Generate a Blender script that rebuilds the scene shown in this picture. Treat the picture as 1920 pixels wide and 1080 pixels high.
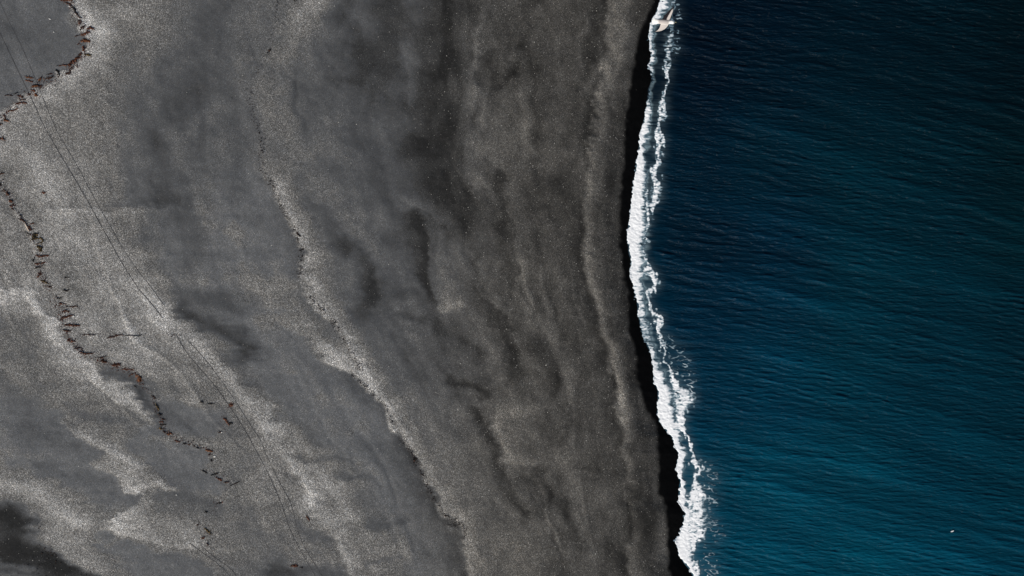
import bpy, math, random
import numpy as np
from mathutils import Vector

# ------------------------------------------------------------------ scene, camera, light
S = bpy.context.scene
for o in list(bpy.data.objects):
    bpy.data.objects.remove(o)
COL = S.collection
H = 240.0                    # camera height over the sea (m)
PPM = 16.0                   # photo pixels per metre at sea level
SUN_AZ, SUN_EL = math.radians(-128), math.radians(29)

cam_d = bpy.data.cameras.new('camera')
cam = bpy.data.objects.new('camera', cam_d)
COL.objects.link(cam)
cam.location = (0, 0, H)
cam.rotation_euler = (0, 0, 0)
cam_d.sensor_width = 36
cam_d.lens = 36 * H / (1920 / PPM)
cam_d.clip_start = 1
cam_d.clip_end = 12000
S.camera = cam

world = bpy.data.worlds.new('World')
S.world = world
world.use_nodes = True
wn = world.node_tree
wn.nodes.clear()
wo = wn.nodes.new('ShaderNodeOutputWorld')
bg = wn.nodes.new('ShaderNodeBackground')
sky = wn.nodes.new('ShaderNodeTexSky')
sky.sky_type = 'NISHITA'
sky.sun_disc = False
sky.sun_elevation = SUN_EL
sky.sun_rotation = math.radians(90) - SUN_AZ
bg.inputs['Strength'].default_value = 0.06
wn.links.new(sky.outputs[0], bg.inputs[0])
wn.links.new(bg.outputs[0], wo.inputs[0])

sun_d = bpy.data.lights.new('sun', 'SUN')
sun_d.energy = 4.8
sun_d.angle = math.radians(0.5)
sun_d.color = (1.0, 0.95, 0.88)
sun = bpy.data.objects.new('sun', sun_d)
COL.objects.link(sun)
sdir = Vector((math.cos(SUN_EL) * math.cos(SUN_AZ), math.cos(SUN_EL) * math.sin(SUN_AZ), math.sin(SUN_EL)))
sun.rotation_euler = sdir.to_track_quat('Z', 'Y').to_euler()
sun.location = sdir * 400

S.view_settings.view_transform = 'Standard'
S.view_settings.look = 'None'
S.view_settings.exposure = 0.0
S.view_settings.gamma = 1.0
S.view_settings.use_curve_mapping = False

# ------------------------------------------------------------------ numeric helpers
# survey raster: photo pixel coordinates, 2 px (12.5 cm) cells
RX0, RY0, RST = -240.0, -200.0, 2.0
RW, RH = 1000, 750
rx = RX0 + RST * np.arange(RW)
ry = RY0 + RST * np.arange(RH)
GX, GY = np.meshgrid(rx, ry)


def filt_noise(seed, lx, ly, ang=0.0, shape=None, step=RST):
    """gaussian noise, correlation lengths lx / ly px, long axis turned by ang degrees (downwards to the right)"""
    shape = shape or (RH, RW)
    rng = np.random.default_rng(seed)
    n = rng.standard_normal(shape)
    ky = np.fft.fftfreq(shape[0], step)[:, None] * 2 * np.pi
    kx = np.fft.rfftfreq(shape[1], step)[None, :] * 2 * np.pi
    a = math.radians(ang)
    u = kx * math.cos(a) + ky * math.sin(a)
    v = -kx * math.sin(a) + ky * math.cos(a)
    f = np.fft.rfft2(n) * np.exp(-0.5 * ((u * lx) ** 2 + (v * ly) ** 2))
    r = np.fft.irfft2(f, s=shape)
    return (r - r.mean()) / r.std()


def wave_noise(seed, lam, ang, spread, shape, step, width=0.35):
    rng = np.random.default_rng(seed)
    n = rng.standard_normal(shape)
    ky = np.fft.fftfreq(shape[0], step)[:, None]
    kx = np.fft.rfftfreq(shape[1], step)[None, :]
    k = np.hypot(kx, ky) + 1e-9
    k0 = 1 / lam
    th = np.degrees(np.arctan2(ky, kx))
    d = np.abs(((th - (ang + 90)) + 90) % 180 - 90)
    f = np.fft.rfft2(n) * np.exp(-((k - k0) / (width * k0)) ** 2) * np.exp(-(d / spread) ** 2)
    r = np.fft.irfft2(f, s=shape)
    return (r - r.mean()) / r.std()


def fbm(seed, base, octs=4, fx=1.0, ang=0.0):
    r = 0
    for i in range(octs):
        l = base / 2 ** i
        r = r + filt_noise(seed + i, l * fx, l, ang) * 0.6 ** i
    return r / np.std(r)


def sample(F, px, py):
    u = np.clip((np.asarray(px, float) - RX0) / RST, 0, RW - 1.001)
    v = np.clip((np.asarray(py, float) - RY0) / RST, 0, RH - 1.001)
    i = u.astype(int); j = v.astype(int)
    a = u - i; b = v - j
    return ((F[j, i] * (1 - a) + F[j, i + 1] * a) * (1 - b) + (F[j + 1, i] * (1 - a) + F[j + 1, i + 1] * a) * b)


def fold(v, a, b):
    """reflect a coordinate into [a, b]: past the surveyed stretch the coast goes on in the same manner"""
    p_ = b - a
    m_ = np.mod(np.asarray(v, float) - a, 2 * p_)
    return a + np.where(m_ > p_, 2 * p_ - m_, m_)


YA, YB = -196.0, 1290.0


def sstep(a, b, x):
    t = np.clip((x - a) / (b - a), 0, 1)
    return t * t * (3 - 2 * t)


def lin(v):
    v = np.clip(np.asarray(v, float) / 255, 0, 1)
    return np.where(v < 0.04045, v / 12.92, ((v + 0.055) / 1.055) ** 2.4)


def curve(tab, y):
    t = np.array(tab, float)
    return np.interp(y, t[:, 0], t[:, 1])


def ragged_index(mask):
    return np.nonzero(mask)


# ------------------------------------------------------------------ shore lines (photo y -> photo x)
SHORE = [(-200, 1262), (0, 1240), (20, 1230), (35, 1224), (50, 1218), (70, 1215), (90, 1219), (100, 1220), (118, 1217), (135, 1220), (150, 1222), (165, 1216),
         (190, 1213), (210, 1210), (240, 1203), (270, 1198), (300, 1194), (340, 1188), (375, 1184), (410, 1181), (440, 1176), (470, 1178),
         (490, 1183), (510, 1182), (540, 1188), (560, 1193), (590, 1196), (620, 1203), (640, 1209), (665, 1221), (690, 1225), (720, 1228),
         (735, 1234), (770, 1232), (790, 1236), (810, 1250), (820, 1261), (835, 1263), (850, 1272), (880, 1268), (905, 1275), (920, 1273), (940, 1272),
         (955, 1283), (963, 1287), (975, 1282), (990, 1279), (1005, 1273), (1020, 1270), (1040, 1272), (1055, 1282), (1070, 1293), (1080, 1300), (1280, 1345)]
WETL = [(-200, 1245), (0, 1226), (50, 1205), (100, 1192), (140, 1186), (200, 1178), (250, 1173), (300, 1169), (340, 1166), (370, 1165),
        (440, 1164), (480, 1166), (520, 1170), (545, 1180), (590, 1177), (620, 1184), (650, 1192), (680, 1195), (710, 1192), (740, 1203),
        (770, 1214), (790, 1226), (810, 1232), (840, 1230), (880, 1231), (920, 1235), (950, 1246), (970, 1246), (1010, 1249), (1040, 1254),
        (1080, 1257), (1280, 1290)]
shore_r = curve(SHORE, GY) + 2.2 * filt_noise(5, 4, 4) + 1.5 * filt_noise(6, 1.8, 1.8)
wetl_r = curve(WETL, GY) + 1.8 * filt_noise(7, 12, 12) + 1.0 * filt_noise(8, 3, 3)
D = curve(SHORE, GY) - GX + 0.6 * filt_noise(9, 3, 3)                        # > 0 on land

# ------------------------------------------------------------------ tone of the sand, as surveyed (0..255 display grey), coarse grid
TX = [0, 120, 240, 360, 480, 600, 720, 840, 960, 1080, 1200]
TY = [0, 135, 270, 405, 540, 675, 810, 945, 1080]
TG = np.array([
    [80, 80, 112, 92, 86, 92, 58, 50, 66, 64, 60],
    [82, 94, 106, 86, 88, 70, 60, 50, 66, 64, 60],
    [102, 112, 94, 80, 90, 86, 72, 46, 74, 58, 60],
    [108, 118, 102, 86, 86, 100, 76, 58, 62, 54, 60],
    [116, 116, 118, 80, 94, 98, 76, 72, 70, 60, 58],
    [96, 106, 118, 96, 88, 94, 78, 72, 70, 66, 58],
    [92, 94, 96, 104, 96, 90, 94, 86, 74, 68, 58],
    [86, 104, 98, 94, 102, 102, 78, 92, 82, 70, 60],
    [78, 104, 94, 98, 90, 104, 96, 84, 86, 72, 60]], float)
wx = GX + 16 * filt_noise(21, 22, 14) + 5 * filt_noise(22, 7, 5)
wy = GY + 16 * filt_noise(23, 22, 14) + 5 * filt_noise(24, 7, 5)
# cubic-ish interpolation of the grid
def grid_eval(G, xs, ys, x, y):
    xs = np.array(xs, float); ys = np.array(ys, float)
    i = np.clip(np.searchsorted(xs, x) - 1, 0, len(xs) - 2); j = np.clip(np.searchsorted(ys, y) - 1, 0, len(ys) - 2)
    a = np.clip((x - xs[i]) / (xs[i + 1] - xs[i]), 0, 1); b = np.clip((y - ys[j]) / (ys[j + 1] - ys[j]), 0, 1)
    a = a * a * (3 - 2 * a); b = b * b * (3 - 2 * b)
    return (G[j, i] * (1 - a) + G[j, i + 1] * a) * (1 - b) + (G[j + 1, i] * (1 - a) + G[j + 1, i + 1] * a) * b
T = grid_eval(TG, TX, TY, wx, wy)

sw_x = GX + 4 * filt_noise(31, 12, 9) + 1.6 * filt_noise(32, 4, 2.5) + 1.0 * filt_noise(35, 2.0, 1.3)
sw_y = GY + 4 * filt_noise(33, 12, 9) + 1.4 * filt_noise(34, 4, 2.5)


sw_x += 3.5 * filt_noise(36, 22, 2.0) * sstep(380, 520, GY) * (1 - sstep(480, 800, GX))


def stroke(pts, wl, wr, warp=1.0):
    """ridge profile along a line drawn downwards (or to the right): wl = falloff on the image left (or below), wr = on the right (or above)"""
    P = np.array(pts, float)
    m = 3.2 * max(wl, wr) + 25
    x0, x1 = P[:, 0].min() - m, P[:, 0].max() + m
    y0, y1 = P[:, 1].min() - m, P[:, 1].max() + m
    i0, i1 = int(max(0, (x0 - RX0) / RST)), int(min(RW, (x1 - RX0) / RST))
    j0, j1 = int(max(0, (y0 - RY0) / RST)), int(min(RH, (y1 - RY0) / RST))
    out = np.zeros((RH, RW))
    if i1 <= i0 or j1 <= j0:
        return out
    X = sw_x[j0:j1, i0:i1] * warp + GX[j0:j1, i0:i1] * (1 - warp)
    Y = sw_y[j0:j1, i0:i1] * warp + GY[j0:j1, i0:i1] * (1 - warp)
    best = np.full(X.shape, 1e9); side = np.zeros(X.shape)
    for k in range(len(P) - 1):
        a, b = P[k], P[k + 1]
        d = b - a; L2 = max(d @ d, 1e-6)
        qx, qy = X - a[0], Y - a[1]
        t = np.clip((qx * d[0] + qy * d[1]) / L2, 0, 1)
        ex, ey = qx - t * d[0], qy - t * d[1]
        dd = np.hypot(ex, ey)
        cr = d[0] * qy - d[1] * qx
        m_ = dd < best - 1e-6
        best = np.where(m_, dd, best); side = np.where(m_, cr, side)
    w = np.where(side < 0, wr, wl)
    out[j0:j1, i0:i1] = np.exp(-(best / w) ** 2)
    return out


KELP_A = [(128, -20), (133, 6), (146, 30), (158, 52), (166, 75), (160, 102), (142, 122), (120, 140), (78, 160), (45, 180), (12, 208), (-20, 235)]
EDGE_M = [(520, -20), (512, 60), (488, 120), (468, 160), (474, 215), (492, 260), (488, 320), (514, 348), (526, 385), (550, 430), (566, 470), (562, 520), (578, 552),
          (602, 582), (626, 604), (646, 640), (668, 672), (680, 700)]
EDGE_B = [(555, 560), (558, 600), (590, 652), (622, 682), (660, 702), (700, 738), (724, 762), (738, 800), (755, 826), (785, 868), (804, 918),
          (832, 966), (868, 985), (872, 1040), (884, 1100)]
BERM = [(1150, -20), (1136, 60), (1125, 130), (1110, 230), (1103, 330), (1097, 400), (1098, 470), (1106, 520), (1120, 580), (1135, 640),
        (1148, 700), (1156, 760), (1164, 820), (1168, 880), (1174, 940), (1188, 985), (1172, 1015), (1182, 1060), (1190, 1100)]
# (amount, points, wl, wr)
STROKES = [
    # upper left lobe of fine sand with a coarse apron round it
    (34, KELP_A, 2.5, 38), (-8, [(0, 40), (60, 80), (120, 100)], 40, 40),
    (-12, [(50, 200), (110, 200), (120, 215)], 6, 6), (-12, [(96, 150), (110, 156)], 6, 6), (12, [(150, 25), (200, 60), (215, 20)], 30, 30),
    (14, [(20, 270), (45, 300), (90, 330)], 30, 24), (-12, [(0, 315), (20, 318)], 12, 12),
    (-7, [(280, 250), (290, 280), (320, 330)], 40, 30), (-9, [(300, 140), (330, 200), (300, 240)], 34, 40),
    (10, [(300, 240), (345, 255), (400, 205)], 18, 18), (-8, [(400, 60), (440, 20)], 40, 40), (-8, [(360, 170), (400, 160), (440, 190)], 14, 14),
    (14, [(90, 394), (200, 391), (290, 395)], 18, 2), (-12, [(100, 388), (200, 386), (360, 388)], 2, 14),
    (-7, [(240, 300), (262, 345), (350, 378), (385, 400)], 30, 18), (9, [(318, 280), (346, 320), (362, 372), (384, 420), (430, 440)], 5, 30),
    (-8, [(340, 400), (360, 440), (372, 470), (330, 520), (316, 545)], 34, 12), (-8, [(430, 330), (460, 400)], 25, 25),
    (10, [(120, 440), (220, 470), (300, 500)], 40, 40),
    # left line of weed and the coarse ridge inland of it
    (32, [(-20, 546), (40, 548), (80, 572), (104, 606), (112, 640), (150, 672), (196, 706), (236, 730), (268, 752), (288, 770)], 26, 6),
    (-12, [(110, 500), (135, 540), (160, 545)], 12, 14), (-12, [(60, 380), (68, 400), (80, 412)], 6, 8),
    (-12, [(0, 610), (40, 640), (60, 660)], 34, 28), (-8, [(0, 430), (30, 470), (60, 500)], 20, 20),
    (-24, [(196, 690), (222, 706), (262, 724), (284, 745), (296, 790)], 10, 16), (-24, [(216, 752), (236, 772), (262, 784)], 9, 11),
    (-12, [(0, 700), (30, 740), (120, 760), (200, 790)], 30, 20), (14, [(20, 690), (60, 735), (110, 752)], 20, 10),
    (10, [(130, 590), (200, 600), (260, 640)], 40, 30), (-9, [(210, 585), (240, 600)], 12, 12),
    (26, [(132, 796), (160, 822), (210, 848), (262, 868)], 5, 16), (-12, [(60, 800), (120, 822), (180, 850), (200, 870)], 24, 7),
    (26, [(176, 872), (208, 890), (236, 904), (258, 922)], 4, 12), (12, [(200, 860), (245, 875)], 14, 14),
    (-12, [(40, 860), (120, 884), (190, 900), (252, 930), (266, 936)], 30, 7), (24, [(262, 918), (300, 908), (332, 914)], 7, 6),
    (28, [(268, 936), (238, 952), (220, 972), (212, 994)], 3, 20), (22, [(210, 996), (262, 1010), (330, 1020), (372, 1024)], 3, 20),
    (14, [(240, 970), (300, 975), (360, 990)], 18, 14),
    (-16, [(296, 926), (342, 928), (392, 946), (420, 950)], 16, 8), (-13, [(204, 1004), (256, 1026), (330, 1040), (384, 1050), (400, 1085)], 34, 4),  # first stroke paints the shadow to the right of the gravel tongue
    (-10, [(170, 960), (190, 985), (200, 1000)], 18, 10),
    (26, [(-20, 890), (40, 912), (100, 946), (140, 975)], 18, 34), (14, [(60, 990), (100, 1020), (130, 1050), (220, 1090)], 12, 30),
    (-46, [(-20, 956), (24, 962), (60, 970)], 26, 14), (-30, [(20, 985), (40, 1000)], 30, 22), (-46, [(-20, 1030), (40, 1034), (80, 1040), (110, 1060)], 24, 20),
    (-34, [(90, 1052), (150, 1078), (210, 1095)], 16, 8), (20, [(-20, 1054), (20, 1056), (60, 1062)], 6, 5), (14, [(0, 1072), (60, 1078)], 8, 4),
    # beside the wheel tracks
    (26, [(284, 560), (330, 610), (384, 655), (436, 705), (476, 755), (520, 800)], 26, 16), (12, [(250, 545), (300, 590)], 20, 20),
    (-38, [(338, 588), (392, 612), (440, 632), (470, 660)], 14, 22), (-14, [(330, 548), (400, 560), (460, 580)], 16, 16),
    (-13, [(440, 690), (470, 715), (540, 740)], 20, 30), (-12, [(300, 770), (400, 790), (420, 800)], 30, 24),
    (14, [(520, 800), (500, 830), (520, 870)], 26, 26), (24, [(536, 866), (566, 890), (580, 930), (560, 946)], 7, 22),
    (-14, [(522, 878), (552, 894), (562, 912)], 10, 6), (-16, [(536, 776), (566, 800), (606, 832)], 15, 18), (-17, [(566, 858), (630, 858), (650, 864), (668, 880)], 8, 5),
    (22, [(576, 940), (610, 975), (640, 1020), (650, 1060)], 7, 26), (-26, [(560, 970), (586, 996), (614, 1012)], 16, 12),
    (-34, [(522, 1068), (560, 1066), (620, 1072), (640, 1085)], 30, 13), (-8, [(480, 990), (520, 1030)], 30, 24),
    (-15, [(688, 978), (730, 984), (762, 976)], 8, 8), (-14, [(630, 900), (680, 896), (720, 905)], 6, 6), (-16, [(695, 1058), (740, 1052), (750, 1044)], 5, 5),
    (14, [(640, 930), (660, 960), (700, 1000), (750, 1040)], 20, 26),
    # middle of the beach
    (20, [(600, -10), (572, 24), (548, 70), (530, 112)], 24, 26), (12, [(520, 160), (530, 220), (560, 300)], 24, 24),
    (14, EDGE_M[6:], 4, 20), (20, EDGE_M[7:], 3, 36), (-5, EDGE_M, 16, 2),
    (9, [(560, 590), (580, 630), (610, 660), (640, 690)], 4, 20),
    (26, EDGE_B[3:], 2.5, 26), (12, EDGE_B[2:9], 2.5, 36), (-15, EDGE_B[4:], 40, 2.5), (-12, [(770, 860), (800, 930), (850, 985), (850, 1040)], 36, 14),
    (14, [(838, 990), (862, 994)], 5, 5), (-14, [(700, 540), (690, 560), (668, 590)], 14, 20),
    (-20, [(600, 390), (632, 440), (646, 470)], 26, 12), (-18, [(664, 460), (690, 500), (704, 560)], 20, 10), (-10, [(600, 320), (630, 330)], 22, 16),
    (12, [(690, 440), (720, 500), (740, 560), (760, 620)], 16, 30),
    (-30, [(790, 408), (800, 440), (798, 500), (806, 545), (820, 570)], 20, 5), (14, [(782, 386), (806, 400), (828, 420), (822, 470), (828, 530), (840, 560)], 4, 26),
    (-12, [(650, 30), (690, 100), (680, 160)], 24, 14), (-8, [(620, 150), (660, 150)], 14, 14), (10, [(750, 90), (768, 130), (770, 190)], 5, 20),
    (-16, [(840, -10), (846, 50), (838, 140)], 26, 9), (-12, [(790, 270), (836, 330), (846, 390), (864, 420)], 40, 7), (-10, [(846, 200), (840, 260)], 24, 8),
    (-10, [(868, 280), (882, 360)], 8, 5), (18, [(904, -10), (894, 70), (890, 120)], 9, 14), (16, [(905, 180), (908, 220), (892, 270), (890, 340)], 18, 14),
    (-12, [(915, 100), (930, 150), (960, 130)], 14, 10), (-16, [(972, 112), (948, 150), (926, 166)], 8, 6), (-16, [(940, 330), (948, 390), (958, 460), (972, 530)], 16, 4),
    (12, [(956, 350), (966, 440), (980, 520)], 3, 22), (-12, [(892, 470), (905, 520), (925, 550)], 10, 6), (14, [(976, 180), (985, 250), (1000, 280)], 10, 18),
    (14, [(870, 560), (850, 580), (830, 560)], 18, 14), (-12, [(742, 546), (776, 550)], 9, 9), (-16, [(755, 592), (792, 602)], 10, 10), (12, [(780, 540), (820, 580), (870, 570)], 9, 9),
    (-14, [(820, 610), (868, 640), (900, 660)], 12, 12), (-18, [(890, 540), (960, 620), (968, 700)], 18, 8), (12, [(926, 560), (950, 600), (966, 640)], 5, 12),
    (-24, [(838, 704), (880, 716), (912, 744)], 9, 9), (-27, [(900, 770), (918, 812), (934, 856)], 12, 6), (-22, [(940, 880), (958, 930), (985, 962)], 14, 8),
    (-14, [(985, 900), (1030, 940)], 18, 14), (17, [(930, 780), (940, 830), (956, 870), (986, 870)], 4, 16), (17, [(950, 766), (980, 776), (1004, 770)], 13, 13),
    (-20, [(1008, 878), (1018, 908), (1034, 934)], 9, 8), (-18, [(1054, 946), (1060, 966)], 9, 9), (-14, [(1082, 874), (1108, 874), (1128, 880)], 4, 4), (-10, [(1092, 896), (1130, 898)], 4, 4),
    (14, [(1016, 618), (1050, 640), (1062, 680), (1066, 730)], 8, 14), (-10, [(1000, 650), (1030, 700)], 18, 14), (-14, [(1050, 700), (1046, 740), (1076, 790), (1050, 830)], 9, 5),
    (10, [(1048, 736), (1064, 780)], 3, 14), (-10, [(1000, 350), (1040, 340)], 24, 16), (-12, [(980, 80), (1000, 150), (1010, 300)], 10, 10),
    (-12, [(1140, 1020), (1176, 1050), (1180, 1090)], 22, 4),
    (-8, EDGE_M[7:], 2.6, 2.0), (-9, EDGE_B[4:], 3.0, 2.0), (-5, EDGE_M[3:8], 2.2, 2.2),
    # storm berm behind the wash
    (22, BERM[:12], 4, 28), (15, BERM[11:], 3.5, 20), (-15, BERM[:13], 16, 3), (-8, BERM[12:], 10, 3), (9, [(1180, 0), (1165, 90), (1150, 180)], 14, 14),
]


def pool(pts, soft):
    """soft-edged filled outline, 0..1"""
    P = np.array(pts, float); Q = np.roll(P, -1, 0)
    m = 40
    i0, i1 = int(max(0, (P[:, 0].min() - m - RX0) / RST)), int(min(RW, (P[:, 0].max() + m - RX0) / RST))
    j0, j1 = int(max(0, (P[:, 1].min() - m - RY0) / RST)), int(min(RH, (P[:, 1].max() + m - RY0) / RST))
    X = sw_x[j0:j1, i0:i1]; Y = sw_y[j0:j1, i0:i1]
    ins = np.zeros(X.shape, bool); best = np.full(X.shape, 1e9)
    for a, b in zip(P, Q):
        d = b - a
        t = np.clip(((X - a[0]) * d[0] + (Y - a[1]) * d[1]) / max(d @ d, 1e-6), 0, 1)
        best = np.minimum(best, np.hypot(X - a[0] - t * d[0], Y - a[1] - t * d[1]))
        if a[1] != b[1]:
            ins ^= ((a[1] > Y) != (b[1] > Y)) & (X < (b[0] - a[0]) * (Y - a[1]) / (b[1] - a[1]) + a[0])
    sd_ = np.where(ins, best, -best)
    out = np.zeros((RH, RW)); out[j0:j1, i0:i1] = sstep(-soft * 0.5, soft, sd_)
    return out


SMOOTH = np.zeros((RH, RW))              # fine, damp, wind-smoothed sand
# (display tone, is fine sand, edge softness, outline)
POOLS = [
    (84, 1, 5, [(-60, -60), (128, -60), (133, 6), (146, 30), (158, 52), (164, 75), (158, 102), (140, 122), (118, 140), (76, 160), (40, 178), (10, 208), (-60, 250)]),
    (112, 0, 22, [(90, 388), (165, 390), (200, 450), (260, 545), (330, 625), (400, 720), (380, 748), (300, 733), (262, 698), (200, 678), (130, 638), (118, 600), (100, 555), (78, 500)]),
    (106, 0, 12, [(-60, 560), (40, 555), (100, 600), (150, 672), (285, 768), (262, 800), (200, 780), (110, 750), (30, 690), (-60, 640)]),
    (86, 1, 9, [(188, 688), (225, 690), (262, 715), (292, 742), (300, 790), (312, 815), (395, 845), (398, 862), (380, 882), (430, 905), (430, 925), (350, 928), (310, 905), (262, 862), (228, 832), (262, 800), (283, 778), (262, 752), (232, 732), (205, 715)]),
    (92, 1, 9, [(-60, 735), (60, 748), (120, 768), (140, 792), (165, 830), (200, 852), (178, 868), (215, 893), (250, 915), (268, 935), (240, 948), (214, 970), (206, 1000), (255, 1020), (330, 1035), (385, 1050), (420, 1120), (300, 1120), (220, 1060), (170, 1010), (165, 960), (120, 930), (60, 900), (20, 876), (-60, 850)]),
    (112, 0, 7, [(140, 795), (180, 786), (235, 806), (225, 832), (262, 864), (310, 906), (334, 914), (300, 926), (270, 933), (250, 912), (215, 890), (178, 866), (200, 852), (166, 828)]),
    (96, 0, 8, [(268, 937), (330, 930), (400, 965), (440, 1010), (470, 1060), (400, 1048), (330, 1032), (255, 1017), (209, 998), (216, 972), (240, 950)]),
    (104, 0, 14, [(-60, 882), (60, 908), (120, 938), (156, 965), (160, 1010), (215, 1064), (300, 1110), (200, 1110), (130, 1060), (100, 1030), (60, 990), (85, 970), (40, 950), (-60, 936)]),
    (60, 0, 30, [(-60, 948), (30, 946), (85, 970), (58, 988), (42, 1004), (70, 1025), (105, 1043), (160, 1068), (240, 1110), (-60, 1110)]),
    (88, 1, 12, [(300, 748), (380, 758), (430, 768), (425, 800), (400, 830), (312, 812)]),
    (93, 1, 22, [(400, 560), (555, 566), (556, 600), (590, 655), (662, 705), (700, 740), (735, 800), (780, 870), (830, 968), (866, 1000), (868, 1120), (760, 1120), (740, 1000), (680, 900), (600, 830), (520, 770), (466, 690), (450, 640), (390, 600)]),
    (88, 1, 20, [(400, 300), (480, 300), (510, 352), (522, 390), (546, 434), (560, 480), (556, 530), (420, 560), (350, 540), (380, 470), (400, 400)]),
    (82, 1, 22, [(240, 310), (320, 330), (356, 400), (376, 470), (330, 560), (300, 500), (290, 400), (230, 384)]),
]
for val, fine_, soft_, pts_ in POOLS:
    w_ = pool(pts_, soft_)
    T = T * (1 - 0.8 * w_) + val * 0.8 * w_
    SMOOTH = SMOOTH * (1 - w_) + fine_ * w_
for amt, pts, wl, wr in STROKES:
    T += amt * (1.22 if (pts[0][0] > 600 or amt > 0) else 1.0) * stroke(pts, wl, wr)
land_x = sstep(700, 980, GX + 20 * filt_noise(41, 30, 30))       # 0 = back beach, 1 = fore beach
inl = 1 - land_x
streak_w = sstep(330, 430, GY) * (1 - sstep(560, 760, GX))
# bands laid down parallel to old shore lines: phi runs across them, distance along them is taken from y
FL = [(-420, [(-200, -1100), (0, -800), (300, -560), (540, -260), (700, -100), (800, 100), (870, 230), (1000, 290), (1080, 340), (1280, 420)]),
      (-60, [(-200, -260), (0, -160), (300, -70), (420, 30), (540, 80), (640, 130), (700, 240), (790, 300), (850, 390), (1000, 425), (1080, 480), (1280, 600)]),
      (230, [(-200, 190), (0, 210), (300, 240), (500, 290), (620, 345), (750, 450), (850, 520), (950, 580), (1080, 650), (1280, 760)]),
      (500, [(-200, 540), (0, 530), (150, 475), (250, 488), (330, 492), (430, 552), (560, 585), (660, 662), (760, 728), (870, 790), (970, 838), (1080, 880), (1280, 960)]),
      (760, [(-200, 760), (0, 770), (200, 756), (400, 785), (560, 815), (640, 850), (720, 890), (800, 920), (900, 950), (1000, 1000), (1080, 1040), (1280, 1090)]),
      (900, [(-200, 905), (0, 900), (300, 892), (450, 955), (600, 1000), (700, 1056), (850, 1080), (1080, 1125), (1280, 1160)]),
      (1100, [(-200, 1160), (0, 1150), (130, 1125), (330, 1103), (470, 1098), (580, 1120), (700, 1148), (880, 1168), (1080, 1188), (1280, 1220)]),
      (1190, [(-200, 1262), (0, 1240), (100, 1220), (300, 1194), (440, 1176), (560, 1193), (690, 1225), (850, 1272), (1080, 1300), (1280, 1345)])]
phis = np.array([f[0] for f in FL], float)
PHI = np.zeros((RH, RW))
for r_ in range(RH):
    xs_ = np.array([curve(f[1], ry[r_]) for f in FL])
    PHI[r_] = np.interp(rx, np.r_[xs_[0] - 1000, xs_, xs_[-1] + 1000], np.r_[phis[0] - 1000, phis, phis[-1] + 1000])
PHI += 5 * filt_noise(101, 26, 22) + 2.5 * filt_noise(102, 9, 8)


def band(seed, lx_, ly_, steep=0.5):
    F_ = filt_noise(seed, lx_, ly_)
    p_ = np.clip(PHI, RX0 + 40, RX0 + RST * RW - 40) + 0.0
    n1_ = sample(F_, p_, GY)
    return sample(F_, p_ + steep * lx_ * n1_, GY)        # self-shifted: one flank of each band is steeper


broad = band(103, 26, 130, 0.9); midb = band(104, 11, 75, 0.9); fineb = band(105, 4.5, 40, 0.8)
gph = np.hypot(*np.gradient(PHI, RST))
flat = sstep(2.2, 1.2, gph) * (1 - 0.5 * SMOOTH)
T0_ = T.copy()
patch = flat * np.clip(0.9 + 0.5 * filt_noise(106, 70, 50), 0.1, 2.0)
dgn = sstep(300, 700, GY)
T += broad * flat * (6.0 * inl + 3.6 * land_x) + patch * (midb * (4.6 * inl + 8.4 * land_x) + fineb * (1.8 * inl + 5.0 * land_x))
T += 4.5 * inl * dgn * sstep(2.6, 1.4, gph) * band(107, 19, 170, 0.9)  # silky sheen painted into the sand tone as long soft bands
T += (1.8 * fbm(50, 40, 4)) + 3.0 * streak_w * fbm(60, 9, 3, 9.0, -1) + (1.7 + 2.3 * land_x) * fbm(70, 13, 4, 0.75) + 3.0 * land_x * fbm(76, 20, 3, 0.35, 12)
T += 1.3 * fbm(80, 5, 2)
berm_zone = sstep(1060, 1100, GX)

# wetness: the strip just above the surf is black with water
wet = sstep(-5, 4, GX - wetl_r)
T = T + 0.28 * np.maximum(T - 98, 0) + 4.5 * inl + 3.5 * SMOOTH  # palest tones raised: silvery sheen painted into the sand colour
T = np.clip(T, 34, 172)
COARSE = np.clip(sstep(74, 116, T) * (0.35 + 0.65 * inl) * (1 - 0.8 * SMOOTH * sstep(112, 96, T)) + 0.55 * land_x, 0, 1)
fine_lobe = 0.0
COARSE = np.clip(COARSE + 0.12 + 0.25 * inl * sstep(70, 55, T), 0, 1)

# ------------------------------------------------------------------ terrain height
def beach_z(px, py, d):
    up = 0.95 * (1 - np.exp(-np.maximum(d, 0) / 45.0)) + 0.0011 * np.maximum(d, 0)
    dn = 0.016 * np.minimum(d, 0)
    return up + np.maximum(dn, -14)
Z = beach_z(GX, GY, D)
relief = T - grid_eval(TG, TX, TY, wx, wy)
bl = filt_noise
Z += (0.07 * fbm(90, 60, 3) + 0.018 * fbm(95, 10, 3) + 0.0010 * relief + 0.012 * midb) * sstep(25, 90, D)
Z += 0.25 * stroke([(p[0] + 22, p[1]) for p in BERM], 18, 34) * sstep(4, 50, D)
zf = sstep(0, 60, np.minimum.reduce([GX - RX0, GY - RY0, RY0 + RST * (RH - 1) - GY]))


def zat(px, py):
    return sample(Z, px, py)


def w3(px, py, dz=0.0):
    z = zat(px, py) + dz
    k = (H - z) / H / PPM
    return np.stack([(np.asarray(px, float) - 960) * k, (540 - np.asarray(py, float)) * k, z], -1)


# ------------------------------------------------------------------ object helpers
def tag(o, label=None, cat=None, group=None, kind=None):
    for k, v in (('label', label), ('category', cat), ('group', group), ('kind', kind)):
        if v:
            o[k] = v
    return o


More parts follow.
